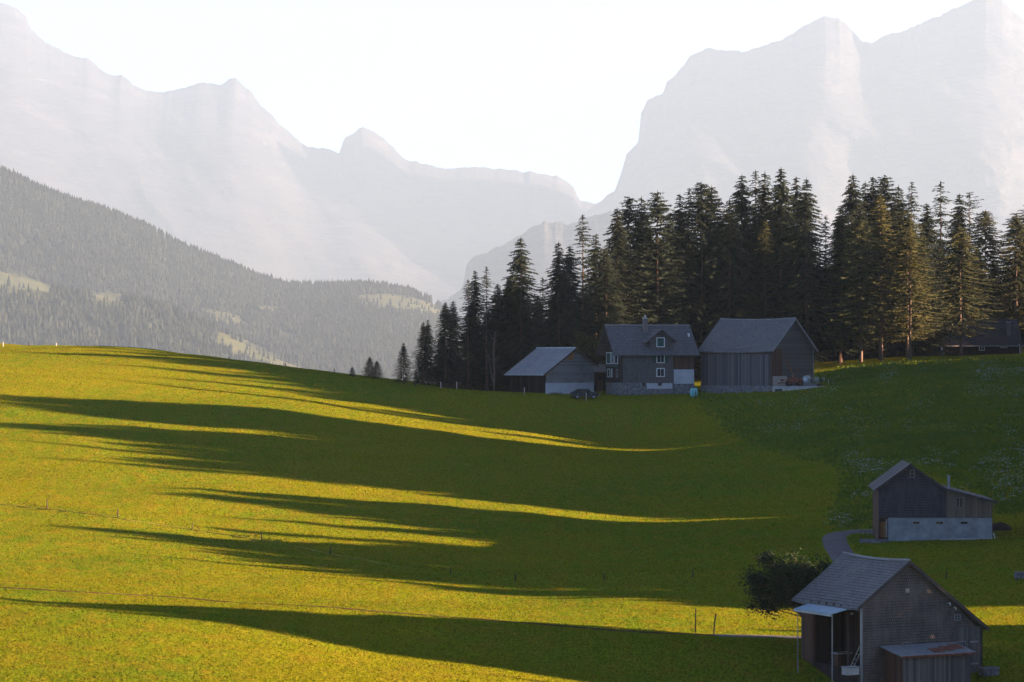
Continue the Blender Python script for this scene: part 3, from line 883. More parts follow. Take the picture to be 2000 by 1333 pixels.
# concrete ramp in front of the gable
p0 = (1509-1000)/F*441; p1 = (1650-1000)/F*441
ztop = (HZ-754.5)*441/F
ramp = empty('loading_ramp', (p0, 441, ztop-1.2), 0); tag(ramp, 'pale concrete ramp wall running right from the tall barn into the grass', 'ramp')
h_ = 1.2
MB().box(0, p1-p0, 0, .35, -2, h_).build('retaining_wall', M['concrete_lt'], ramp)
MB().box(0.1, p1-p0, .35, 6.0, -2, h_-.05).build('deck', M['gravel'], ramp)
MB().box(.35, 1.5, -.03, .0, .0, .75).build('opening', M['trim'], ramp)
def onramp(px, d=1.0): return Vector(((px-1000)/F*(441+d), 441+d, ztop-.05))
for i, (px, h) in enumerate(((1582, 1.9), (1594, 1.2), (1618, 1.1))):
    o = MB().tube([(0, 0, 0), (.02, 0, h*.55), (0, 0, h)], [.05, .045, .045], 7).build('post', M['post_lt'] if i else M['metal'])
    o.location = onramp(px, .25); tag(o, ('tall thin steel post on the ramp beside the grey drum', 'short pale post on the ramp under the flowers', 'pale post near the right tip of the ramp')[i], 'post', 'posts on the ramp')

def wheel(parent, x, y, r, w):
    t = MB().tube([(x, y-w/2, r), (x, y+w/2, r)], r, 14).build('wheel', M['rubber'], parent)
    MB().tube([(x, y-w/2-.02, r), (x, y+w/2+.02, r)], r*.5, 10).build('rim', M['rust'], t)
# hay machine
r = empty('hay_machine', onramp(1552, 2.0), .1); tag(r, 'rust red hay machine with rakes parked on the ramp before the barn gable', 'farm machine')
MB().box(-1.3, 1.2, -.5, .5, .55, .95).box(-.9, .3, -.4, .4, .95, 1.45).box(.3, 1.0, -.35, .35, .95, 1.2).build('body', M['rust'], r)
MB().tube([(-1.3, 0, .6), (-2.4, 0, .5), (-2.7, 0, .35)], .07, 6).build('drawbar', M['rust'], r)
for x in (-.9, .8):
    for y in (-.65, .65): wheel(r, x, y, .42, .22)
m = MB()
for k in range(7): m.tube([(-1.0+.36*k, -.6, .9), (-1.15+.36*k, -.95, 1.25), (-1.05+.36*k, -1.15, .5)], .025, 5)
m.build('rake_tines', M['orange'], r)
MB().tube([(-.3, 0, 1.45), (-.35, 0, 1.9)], .04, 6).build('exhaust', M['metal'], r)
MB().tube([(1.15, -.5, 1.0), (1.45, -.5, 1.35)], .16, 8).build('lamp', M['white'], r)
# drum
r = empty('milk_tank', onramp(1575, 1.6), 0); tag(r, 'pale bluish drum standing right of the red hay machine', 'drum')
MB().tube([(0, 0, .1), (0, 0, .2), (0, 0, 1.35), (0, 0, 1.6), (0, 0, 1.7)], [.5, .62, .62, .45, .2], 16).build('body', M['metal'], r, True)
MB().tube([(0, 0, 1.68), (0, 0, 1.85)], .16, 8).build('lid', M['trim'], r)
for k in range(3):
    a = k*2.1; MB().bar((math.cos(a)*.4, math.sin(a)*.4, 0), (math.cos(a)*.4, math.sin(a)*.4, .2), .04).build('leg', M['trim'], r)
# flowers
def leafy_mesh(name, seed, rx, rz, zc, n, size, mat, clumps=14, flat=1.0, cr=(.22, .42), off=0.0, fz=(.45, 1.08)):
    rnd = random.Random(seed); m = MB()
    cs = []
    for k in range(clumps):
        a = rnd.uniform(0, 6.28); e = rnd.uniform(-.7, 1.0); q = rnd.uniform(.35, .9) if cr[0] > .2 else rnd.random()**.8*1.12
        cs.append((off+math.cos(a)*rx*q*math.cos(e), math.sin(a)*rx*q*math.cos(e), zc+math.sin(e)*rz*q, rnd.uniform(*cr)*rx))
    for k in range(n):
        c = rnd.choice(cs); d = Vector((rnd.gauss(0, 1), rnd.gauss(0, 1), rnd.gauss(0, 1))).normalized()*c[3]*rnd.uniform(*fz)
        p = Vector((c[0], c[1], c[2]))+Vector((d.x, d.y, d.z*flat))
        u = Vector((rnd.gauss(0, 1), rnd.gauss(0, 1), rnd.gauss(0, .6))).normalized()*size*rnd.uniform(.6, 1.3)
        w = u.cross(Vector((rnd.gauss(0, 1), rnd.gauss(0, 1), rnd.gauss(0, 1)))).normalized()*size*.45
        m.add([p-u, p+w, p+u, p-w], [(0, 1, 2, 3)])
    return m, cs
r = empty('flower_tub', onramp(1599, .9), 0); tag(r, 'tub of pale pink and white flowers catching the sun at the ramp edge', 'flowers')
MB().tube([(0, 0, 0), (0, 0, .45)], [.4, .55], 12).build('tub', M['post'], r)
m, _ = leafy_mesh('l', 8, .8, .6, .95, 260, .09, None, 9); m.build('leaves', M['leaf_olive'], r)
m, _ = leafy_mesh('l', 9, .95, .7, 1.0, 240, .10, None, 9); m.build('blossoms', M['petal'], r)
r = empty('flower_tub', onramp(1588, 1.3), 0); tag(r, 'tub of white blossoms between the grey drum and the sunlit flowers', 'flowers')
MB().tube([(0, 0, 0), (0, 0, .45)], [.35, .5], 12).build('tub', M['metal'], r)
m, _ = leafy_mesh('l', 18, .6, .5, .9, 160, .09, None, 7); m.build('leaves', M['leaf'], r)
m, _ = leafy_mesh('l', 19, .7, .6, 1.0, 120, .10, None, 7); m.build('blossoms', M['petal'], r)

# ---- farmhouse
b = Plan(1214, 758, 446, 16)
fh = empty('farmhouse', b.O, b.a)
tag(fh, 'grey shingled farmhouse with dormer gable, chimney and white garage door', 'house', 'farm buildings')
LX, _ = b.front(1357, 750); W, _ = b.side(1184, 750); _, ze = b.front(1290, 686); zb0 = b.front(1260, 748)[1]
yr = W/2; zr = b.front(1280, 638, yr)[1]
xs0 = b.front(1315, 700)[0]; xd0 = b.front(1266, 660)[0]
wall(fh, FR, [(0, zb0), (xs0, zb0), (xs0, ze), (0, ze)], 'shingle_grey', .2)
wall(fh, FR, [(0, -1.6), (xs0, -1.6), (xs0, zb0), (0, zb0)], 'stone', .3, .03, 'plinth')
zg = b.front(1330, 722)[1]
wall(fh, FR, [(xs0, zg), (LX, zg), (LX, ze), (xs0, ze)], 'plank_red', .2, -.25, label='red brown boarded bay above the garage')
x1_ = b.front(1316.5, 700)[0]; x2_ = b.front(1356, 700)[0]; _, zq = b.front(1330, 750)
g_ = MB().prism([(x1_, zq), (x2_, zq), (x2_, zg), (x1_, zg)], -.2, -.1, FR).build('garage_door', M['plaster'], fh)
MB().box(x1_, LX, .12, .3, -1.5, zq).build('plinth', M['stone'], fh)
# white plinth patch with cellar hatch
x0, z0 = b.front(1263, 757); x1, z1 = b.front(1313, 749)
wall(fh, FR, [(x0, z0-.2), (x1, z0-.2), (x1, z1), (x0, z1)], 'plaster', .1, .06, 'plinth')
for p0, p1 in ((1254, 1260), (1285, 1292)):
    x0, z0 = b.front(p0, 754); x1, z1 = b.front(p1, 748)
    MB().prism([(x0, z0), (x1, z0), (x1, z1), (x0, z1)], .03, .1, FR).build('cellar_hatch', M['trim'], fh)
# gable end to the left
zt2 = b.side(1200, 716, 0)[1]
wall(fh, SD, [(.2, -1.6), (W, -1.6), (W, zb0), (.2, zb0)], 'stone', .3, .03, 'plinth')
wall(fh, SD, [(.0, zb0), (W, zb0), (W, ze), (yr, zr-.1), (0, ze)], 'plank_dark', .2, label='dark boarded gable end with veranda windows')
for (pa, pb, pt, pbm, fr_, pn) in ((1185, 1193, 690, 710, 'white', 'glass_green'), (1195, 1198.5, 690, 710, 'white', 'glass_green'), (1201, 1207, 690, 710, 'white', 'glass'),
                         (1187, 1191, 722, 736, 'white', 'glass'), (1194, 1196, 722, 736, 'white', 'glass'), (1204, 1207, 723, 736, 'trim_lt', 'glass'), (1195.5, 1199, 662, 680, 'white', 'glass_green')):
    y1, z1 = b.side(pa, pt); y0, z0 = b.side(pb, pbm)
    window(fh, SD, y0+.1, y1-.1, z0, z1, fr_, pn, 0, 0, .12)
yv0 = b.side(1210, 700)[0]; yv1 = b.side(1184, 700)[0]; zv = b.side(1200, 713)[1]
MB().box(-.25, -.03, yv0, yv1, zv-.35, zv).build('balcony_rail', M['green'], fh)
# main roof
kk = (zr-ze)/yr
rf = roof([(-.75, ze-.75*kk+.14), (yr*.5, (ze+zr)/2+.1), (yr, zr+.16), (W+.7, ze-.7*kk+.14)], -1.5, LX+.55, .16, True).build('roof', M['tilex'], fh)
m = MB()
for xx in (-1.54, LX+.55):
    for p, q in (((-.75, ze-.75*kk), (yr, zr)), ((yr, zr), (W+.7, ze-.7*kk))):
        m.slab((xx, p[0], p[1]-.1), (xx, q[0], q[1]-.1), (xx, q[0], q[1]+.18), (xx, p[0], p[1]+.18), .04)
m.build('barge_board', M['trim'], rf)
MB().tube([(-1.5, yr, zr+.2), (LX+.55, yr, zr+.2)], .09, 6).build('ridge_cap', M['trim_lt'], rf)
# skylight on the right
x0, z0 = b.front(1345, 655, yr*.6)
MB().box(x0-.12, x0+.12, yr*.55, yr*.55+.5, z0-.4, z0+.3).build('roof_vent', M['white'], rf)
# dormer gable flush with the front
xdl, _ = b.front(1267, 668); xdr, _ = b.front(1313, 668); xdm, zdm = b.front(1290, 646); _, zde = b.front(1290, 664)
wall(fh, FR, [(xdl+.25, ze-.4), (xdr-.0, ze-.4), (xdr, zde), (xdm, zdm), (xdl+.25, zde)], 'shingle_grey', .25, .03, 'dormer')
dm = MB()
kd = (zdm-zde)/(xdm-xdl)
dprof = [(xdl-.55, zde-.5*kd+.05), (xdm, zdm+.2), (xdr+.55, zde-.5*kd+.05)]
roof(dprof, -.65, yr-.1, .14).build('dormer_roof', M['tilex'], fh)
m = MB()
for p, q in ((dprof[0], dprof[1]), (dprof[1], dprof[2])):
    m.slab((p[0], -.69, p[1]-.22), (q[0], -.69, q[1]-.22), (q[0], -.69, q[1]+.02), (p[0], -.69, p[1]+.02), .035)
m.build('dormer_trim', M['trim'], fh)
for (pt, pb, pn, sh) in ((661, 677, 'glass_green', None), (692, 708, 'glass', 'green'), (721, 735, 'glass', None)):
    x0, z0 = b.front(1283.5, pb); x1, z1 = b.front(1296.5, pt)
    window(fh, lambda a, z, h: FR(a, z, h+.035), x0, x1, z0, z1, 'white', pn, 1 if pt > 670 else 0, 0, .13, None, sh)
    MB().prism([(x0-.2, z0-.25), (x1+.2, z0-.25), (x1+.2, z0-.14), (x0-.2, z0-.14)], .04, .22, FR).build('sill', M['rust'] if pt > 670 else M['trim'], fh)
x0, z0 = b.front(1259.5, 645, yr-.6)
ch = MB().box(x0-.32, x0+.32, yr-1.1, yr-.4, zr-1.2, zr+1.2).build('chimney', M['brick'], fh)
MB().box(x0-.38, x0+.38, yr-1.16, yr-.34, zr+1.2, zr+1.32).build('crown', M['concrete_lt'], ch)
MB().tube([(x0, yr-.75, zr+1.32), (x0, yr-.75, zr+1.8)], [.2, .14], 8).build('pot', M['concrete_lt'], ch)
# back and right walls
MB().box(LX-.2, LX, .46, W, -1, ze).build('wall', M['plank_red'], fh)
MB().prism([(.0, ze), (W, ze), (yr, zr)], 0, .2, lambda a, z, h: (LX-h, a, z)).build('gable', M['plank_red'], fh)
MB().box(0, LX, W, W+.2, -1, ze).build('wall', M['shingle_grey'], fh)

# turquoise round tanks by the garage
for i, (px, w) in enumerate(((1352.5, .36), (1358.5, .30))):
    p = hit(px, 761); p.y = 441.0; p.x = (px-1000)/F*441; p.z = gz(p.x, p.y)
    r = empty('water_tank', p); tag(r, ('turquoise rounded plastic tank beside the white garage door', 'smaller turquoise tank on the right, next to the dark fence post')[i], 'tank', 'turquoise tanks')
    MB().tube([(0, 0, .0), (0, 0, .25), (0, 0, .7), (0, 0, 1.15), (0, 0, 1.35)], [w*.6, w, w*1.12, w*.9, w*.4], 14).build('shell', M['turq'], r, True)
    MB().tube([(0, 0, 1.33), (0, 0, 1.42)], w*.35, 8).build('cap', M['teal_dark'], r)
# small outhouse and terrace behind, left of the farmhouse
p = at(1168, 462); r = empty('outhouse', (p.x, p.y, gz(p.x, p.y)), R(10)); tag(r, 'small dim outhouse between the open barn and the farmhouse', 'outhouse', 'farm buildings')
MB().box(-1.9, 2.4, 0, 3, -1, 3.2).build('wall', M['plank_dark'], r)
rr_ = roof([(-.4, 3.2), (1.5, 4.4), (3.4, 3.2)], -2.2, 2.7, .12, True).build('roof', M['shingle_grey'], r)
MB().box(-.2, .7, -.05, 0, 0, 1.9).build('door', M['plank_red'], r)
MB().box(-1.5, -.6, -.06, 0, 1.1, 2.0).build('window', M['glass_green'], r)

# ---- open barn on the left
b = Plan(1067, 764, 447, 40)
ob = empty('barn', b.O, b.a)
tag(ob, 'low open-sided barn with metal roof and white base, leftmost building', 'barn', 'farm buildings')
W, _ = b.front(1160, 760); LL, _ = b.side(998, 760); _, ze = b.side(1067, 726); zw = b.front(1100, 748)[1]
xa, za = b.front(1121, 682); _, zre = b.front(1160, 712)
wall(ob, FR, [(0, -1.5), (W, -1.5), (W, zw), (0, zw)], 'plaster', .2)
wall(ob, FR, [(0, zw), (W, zw), (W, zre), (xa, za), (0, ze)], 'plank_h', .12, .05)
x0, z0 = b.front(1108, 700); 
wall(ob, FR, [(xa-1.7, za-1.95), (xa-.2, za-1.6), (xa-.1, za-.4), (xa-.35, za-.45)], 'orange_wood', .02, .075, 'patch', 'reddish boards under the gable peak')
MB().box(W-.15, W, .12, LL, -1, zre).build('wall', M['plank_h'], ob)
MB().prism([(0, -1), (W, -1), (W, zre), (xa, za), (0, ze)], LL, LL+.12, lambda a, z, h: (a, h, z)).build('back_wall', M['plank_dark'], ob)
MB().box(3.2, 3.35, .2, LL-.1, -1, ze+1).build('inner_wall', M['plank_dark'], ob)
for k in range(4): MB().box(-.0, .16, LL*(k+1)/4-.2, LL*(k+1)/4-.04, -1, ze-.02).build('post', M['post'], ob)
k1 = (za-ze)/xa; k2 = (za-zre)/(W-xa)
rf = roof([(-1.0, ze-1.0*k1+.12), (xa, za+.14), (W+.5, zre-.5*k2+.12)], -.45, LL+.5, .1, False, .03).build('roof', M['sheet'], ob)
MB().tube([(xa, -.45, za+.18), (xa, LL+.5, za+.18)], .12, 6).build('ridge_cap', M['metal'], rf)
MB().tube([(-1.05, -.45, ze-1.05*k1+.08), (-1.05, LL+.5, ze-1.05*k1+.08)], .08, 6).build('gutter', M['metal'], rf)
m = MB()
for p, q in (((-1.0, ze-1.0*k1), (xa, za)), ((xa, za), (W+.5, zre-.5*k2))):
    m.slab((p[0], -.5, p[1]-.18), (q[0], -.5, q[1]-.18), (q[0], -.5, q[1]+.08), (p[0], -.5, p[1]+.08), .04)
m.build('barge_board', M['plank_red'], rf)

# dark car in front of the open barn
px_ = 1141; D_ = 441.5; p = at(px_, D_)
r = empty('parked_car', (p.x, p.y, gz(p.x, p.y)-.05), R(12)); tag(r, 'dark parked car before the white barn base', 'car')
prof = [(-2.0,.35),(2.05,.35),(2.1,.75),(1.95,.95),(1.05,1.05),(.5,1.5),(-.9,1.55),(-1.7,1.1),(-2.05,.95)]
MB().prism(prof, -.82, .82, lambda a, z, h: (a, h, z)).build('body', M['car'], r)
gl = [(.98,1.06),(.5,1.44),(-.85,1.48),(-1.5,1.08)]
MB().prism(gl, -.835, -.821, lambda a, z, h: (a, h, z)).build('side_window', M['glass'], r)
MB().prism([(1.0,1.04),(1.06,1.08),(.52,1.53),(.47,1.5)], -.7, .7, lambda a, z, h: (a, h, z)).build('windscreen', M['glass'], r)
for x in (-1.3, 1.3):
    for y in (-.78, .78):
        t = MB().tube([(x, y-.1, .32), (x, y+.1, .32)], .32, 14).build('wheel', M['rubber'], r)
        MB().tube([(x, y-.12, .32), (x, y+.12, .32)], .19, 10).build('rim', M['metal'], t)
for y in (-.6, .6):
    MB().box(2.06, 2.13, y-.16, y+.16, .66, .8).build('headlight', M['white'], r)
MB().box(2.08, 2.16, -.7, .7, .4, .55).build('bumper', M['metal'], r)
p = at(1086, 443.5)
o = MB().tube([(-1.1, 0, .0), (-1.0, 0, .35), (-.4, 0, .5), (.5, 0, .48), (1.1, 0, .2)], [.1, .25, .32, .3, .12], 8).build('covered_woodpile', M['concrete'], None, True)
o.location = (p.x, p.y, gz(p.x, p.y)); tag(o, 'low heap under a blue grey tarpaulin at the foot of the white barn base', 'tarpaulin')

# ---- dark house at the right edge
b = Plan(1845, 694, 535, 3)
dh = empty('cottage', b.O, b.a)
tag(dh, 'dark brown cottage half hidden by trees at the right picture edge', 'house', 'farm buildings')
LX, _ = b.front(1992, 690); ze = b.front(1900, 669)[1]; yr = 4.2; zr = b.front(1900, 625, yr)[1]
wall(dh, FR, [(0, -1.5), (LX, -1.5), (LX, ze), (0, ze)], 'plank_dark', .2)
MB().prism([(0, -1.5), (8.4, -1.5), (8.4, ze), (yr, zr-.1), (0, ze)], 0, .2, lambda a, z, h: (h, a+.01, z)).build('gable', M['plank_dark'], dh)
MB().prism([(0, -1.5), (8.4, -1.5), (8.4, ze), (yr, zr-.1), (0, ze)], 0, .2, lambda a, z, h: (LX-h, a+.01, z)).build('gable', M['plank_dark'], dh)
kk = (zr-ze)/yr
rf = roof([(-.7, ze-.7*kk+.1), (yr, zr+.1), (8.4+.7, ze-.7*kk+.1)], -.8, LX+.5, .16, True).build('roof', M['tiledark'], dh)
MB().box(-.8, LX+.5, -.78, -.74, ze-.7*kk-.1, ze-.7*kk+.12).build('gutter', M['trim_lt'], rf)
x0, z0 = b.front(1970, 653, 1.5)
ch = MB().box(x0-.35, x0+.35, 1.2, 1.9, z0-1.5, b.front(1970, 631, 1.5)[1]).build('chimney', M['brick'], dh)
MB().box(x0-.42, x0+.42, 1.13, 1.97, b.front(1970, 631, 1.5)[1], b.front(1970, 629, 1.5)[1]).build('crown', M['trim_lt'], ch)
for (pa, pb, pt, pbm, nb) in ((1913, 1922, 673, 684, 1), (1954.5, 1966, 673, 678.5, 1), (1832, 1840, 673, 683, 0)):
    x0, z0 = b.front(pa, pbm); x1, z1 = b.front(pb, pt)
    if pa < 1845: continue
    window(dh, FR, x0, x1, z0, z1, 'white', 'glass', nb, 1, .12)
MB().tube([(LX-.3, -.7, ze-.4), (LX-.05, -.15, ze-.9), (LX-.05, -.15, -.5)], .09, 6).build('downpipe', M['white'], dh)
MB().box(-.22, -.02, 1.0, 1.8, .9, 2.1).build('window', M['glass_green'], dh)

# ------------------------------------------------------------------ fences
def post(px, py, hpx, lean=0.0, mat='post', label='', group='meadow fence posts', r=.06, D=None):
    p = hit(px, py) if D is None else at(px, D)
    h = hpx*p.y/F
    m = MB(); rr = max(r, .055*p.y/300)
    m.tube([(0, 0, -.4), (lean*h*.5, 0, h*.5), (lean*h, 0, h-.04), (lean*h, 0, h)], [rr, rr*.97, rr*.9, rr*.6], 7)
    o = m.build('fence_post', M[mat]); o.location = p
    tag(o, label, 'fence post', group)
    return o
fp = [(92,995,20,'thick dark fence post furthest left on the sunlit grass ledge'),(230,1012,18,'second fence post along the sunlit ledge from the left'),
 (375,1035,14,'fence post with pale top where the ledge meets the narrow shadow tongue'),(511,1056,16,'thin fence post in the first big shadow band, fourth along the ledge'),
 (645,1084,16,'dark fence post in the shadow band, fifth along the ledge'),(880,1122,14,'fence post in the shaded dip, sixth along the ledge'),
 (1007,1136,15,'fence post in the shaded grass, seventh along the ledge'),(1180,1133,12,'faint fence post in shade, eighth along the ledge'),
 (1353,1128,14,'faint fence post in shade left of the road bend, last of the ledge row')]
for i, (a, c, h, l) in enumerate(fp): post(a, c, h, (0, .02, .05, -.02, 0, .03, 0, 0, 0)[i], 'post', l)
post(1358, 1238, 50, .02, 'post', 'tallest thin pole beside the path, left of the leaning pole', 'poles beside the path', .05)
post(1393, 1241, 42, .12, 'post', 'leaning dark pole beside the path, right of the tallest pole', 'poles beside the path', .06)
post(1848, 1131, 14, 0, 'post', 'lone dark post in the grass right of the nearest barn roof')
post(1805, 713, 11, 0, 'post', 'short dark post on the hill meadow in front of the golden trees')
for (a, D, h, mt, l) in ((6,503,9,'post_lt','pale post at the left picture edge on the meadow crest'),(57,506,8,'post','dark post standing on the left meadow crest'),
  (110,508,6,'post_lt','small pale post on the left meadow crest'),(448,492,6,'post','tiny post on the crest below the wooded hillside'),
  (475,492,4,'post','lowest stub on the crest right of a tiny post'),(557,487,7,'post','post on the crest under the golden clearing'),(653,482,9,'post','post on the crest left of the small bushes'),
  (811,452,12,'post','grey post at the foot of the leftmost spruces'),(861,450,13,'post_lt','bright white post before the dark wood'),(876,452,9,'post','short post just right of the bright white one'),
  (892,450,15,'post_lt','tall pale post before the dark wood'),(950,447,13,'post','dark post left of the bare tree'),(1024,444,14,'post_lt','pale leaning post before the open barn'),
  (1145,440,15,'post_lt','pale post in front of the dark car'),(1359,439,14,'post','dark post between the turquoise tanks')):
    post(a, 0, h, .03 if a == 1024 else 0, mt, l, 'fence posts along the crest', .05, D)
p = hit(1994, 1133); r = empty('cattle_trough', p, .2); tag(r, 'small grey trough cut by the right picture edge', 'trough')
MB().box(-.5, .5, -.3, .3, .15, .7).build('body', M['stone'], r)
for sx in (-.4, .4):
    for sy in (-.2, .2): MB().box(sx-.04, sx+.04, sy-.04, sy+.04, -.1, .15).build('leg', M['trim'], r)

# ------------------------------------------------------------------ trees
def spruce_mesh(seed, H=30.0, Rm=3.6, base=.10, dens=1.0, droop=.35, tip=.9, ragged=.25, top=0.0, gap=0.0, whorl=.5, spray=.62, mat=None):
    """crown of a conifer: whorls of drooping limbs carrying flat sprays of needles"""
    rnd = random.Random(seed); V = []; Fc = []; lv = MB()
    z = H*base; k = 0
    while z < H*.985:
        t = (z-H*base)/(H*(1-base))
        prof = min(1.0, (1-t)**tip*1.05+.02)
        if t < .12: prof *= .72+t*2.3
        if top and t > .72: prof = max(prof, top*(1-t)**.45*1.1)
        nb = rnd.choice((5, 6, 6, 7)) if t < .9 else 4
        if gap and rnd.random() < gap*(1 if t < .85 else .3): nb = max(2, nb-3)
        a0 = rnd.uniform(0, 6.28)
        for q in range(nb):
            an = a0+q*2*math.pi/nb+rnd.uniform(-.3, .3)
            Ln = Rm*prof*rnd.uniform(1-ragged, 1+ragged*.6)
            if rnd.random() < .06: Ln *= rnd.uniform(.3, 1.25)
            ca, sa = math.cos(an), math.sin(an)
            up = .25+.55*t
            zz = z+rnd.uniform(-.2, .2)
            ns = max(2, int(Ln/.34*dens))
            prev = None
            for j in range(ns+1):
                s = (j+.3)/ns
                if s < .2 and Ln > 3: continue
                s = min(s, 1.0)
                r = Ln*s
                hz2 = zz + Ln*(up*s - (up+droop)*s**1.5*.9 + .16*s**4)
                w = spray*(1.1-.5*s)*rnd.uniform(.7, 1.25)*min(1, .45+Ln/3)
                for sgn in (-1, 1):
                    da = an + sgn*rnd.uniform(.55, 1.1)
                    dx, dy = math.cos(da)*w, math.sin(da)*w
                    dz = -w*rnd.uniform(.1, .62)
                    px, py = ca*r, sa*r
                    bx, by = -math.sin(da)*w*.2, math.cos(da)*w*.2
                    n = len(V)
                    V += [(px+bx, py+by, hz2), (px-bx, py-by, hz2-.05), (px+dx-bx*.4, py+dy-by*.4, hz2+dz), (px+dx+bx*.5, py+dy+by*.5, hz2+dz+.05)]
                    Fc.append((n, n+1, n+2, n+3))
                if rnd.random() < .55:
                    n = len(V); hw = w*rnd.uniform(.35, .6); px, py = ca*r, sa*r
                    V += [(px-ca*.22, py-sa*.22, hz2), (px+ca*.22, py+sa*.22, hz2), (px+ca*.1+rnd.uniform(-.1, .1), py+sa*.1, hz2-hw)]
                    Fc.append((n, n+1, n+2))
            n = len(V); w = .16
            ex, ey = ca*Ln*1.08, sa*Ln*1.08; ez = zz + Ln*(up - (up+droop)*.9 + .22)
            V += [(ca*Ln*.8-sa*w, sa*Ln*.8+ca*w, ez-.0), (ca*Ln*.8+sa*w, sa*Ln*.8-ca*w, ez-.05), (ex, ey, ez+.03)]
            Fc.append((n, n+1, n+2))
        z += whorl*rnd.uniform(.7, 1.3)*(.65+.45*(1-t)); k += 1
    for q in range(4):
        n = len(V); a = q*1.57; V += [(0, 0, H*.955), (math.cos(a)*.16, math.sin(a)*.16, H*.965), (0, 0, H)]; Fc.append((n, n+1, n+2))
    me = bpy.data.meshes.new('crown'); me.from_pydata(V, [], Fc); me.update(); me.materials.append(mat)
    return me

def trunk_mesh(seed, H=30.0, r=.32, mat=None, base=.1):
    rnd = random.Random(seed); m = MB()
    pts = []; rad = []
    for k in range(9):
        t = k/8; pts.append((rnd.uniform(-.1, .1)*(k > 0 and k < 8), rnd.uniform(-.1, .1)*(k > 0 and k < 8), -1+(H*.975+1)*t)); rad.append(r*(1.35 if k == 0 else (1-t)**.9+.05))
    m.tube(pts, rad, 7)
    for k in range(12):          # dead stubs under the crown and bare limb bases
        z = H*(base*.35+rnd.random()*.5); a = rnd.uniform(0, 6.28); l = rnd.uniform(.5, 1.6)
        m.tube([(0, 0, z), (math.cos(a)*l, math.sin(a)*l, z-.1*l)], [.045, .015], 3, False)
    return m.mesh('trunk', mat, True)

SP = {}
def kind(key, mat, seeds, **kw):
    SP[key] = []
    for s in seeds:
        SP[key].append((spruce_mesh(s, mat=M[mat], **kw), trunk_mesh(s+50, r=.13 if key == 'tuft' else .32, mat=M['bark_lt'] if mat != 'spruce' and key != 'tuft' else M['bark'], base=kw.get('base', .1))))
kind('dense', 'spruce', (1, 2, 3, 4), Rm=8.0, base=.07, droop=.38, tip=.82, ragged=.38, dens=1.25, whorl=.42, spray=.8)
kind('slim', 'spruce', (11, 12), Rm=5.8, base=.10, droop=.42, tip=.75, ragged=.4, dens=1.2, whorl=.42, spray=.75)
kind('tuft', 'larch', (81,), Rm=4.2, base=.78, droop=.3, tip=.8, ragged=.45, dens=1.0, spray=.6, whorl=.45)
kind('low', 'spruce', (71, 72), Rm=8.0, base=.0, droop=.35, tip=.7, ragged=.35, dens=1.0, whorl=.45, spray=1.0)
kind('broad', 'spruce', (21, 22), Rm=6.8, base=.16, droop=.15, tip=.55, ragged=.42, top=.75, dens=1.2, whorl=.45, spray=.78)
kind('sparse', 'spruce', (31, 32, 33), Rm=6.6, base=.12, droop=.30, tip=.8, ragged=.55, gap=.4, dens=.95, whorl=.65, spray=.62)
kind('bare', 'spruce', (41,), Rm=6.0, base=.3, droop=.05, tip=.5, ragged=.6, gap=.6, dens=.8, whorl=1.0, spray=.6)
kind('warm', 'spruce_warm', (51, 52, 53), Rm=8.2, base=.17, droop=.28, tip=.62, ragged=.42, spray=.8, dens=1.15, whorl=.45)
kind('larch', 'larch', (61, 62), Rm=6.4, base=.15, droop=.2, tip=.75, ragged=.45, dens=1.1, spray=.6, whorl=.45)

trnd = random.Random(99); count = {}
def tree(key, px, top, D, label, wide=1.0, group='conifers of the wood behind the farm', H=None, pos=None, lean=0.0):
    v = SP[key][count.get(key, 0) % len(SP[key])]; count[key] = count.get(key, 0)+1
    p = at(px, D) if pos is None else pos
    h = (HZ-top)*p.y/F - p.z if H is None else H
    s = h/30.0
    r = empty('larch_tree' if key in ('larch', 'tuft') else 'spruce_tree', p, trnd.uniform(0, 6.28))
    w = s*wide*(1.0 if h > 20 else 1.15)
    r.scale = (w, w, s)
    if lean: r.rotation_euler = (lean*.3, lean, 0)
    tag(r, label, 'tree', group)
    for me, nm in ((v[0], 'crown'), (v[1], 'trunk')):
        o = bpy.data.objects.new(nm, me); COL.objects.link(o); o.parent = r
    return r

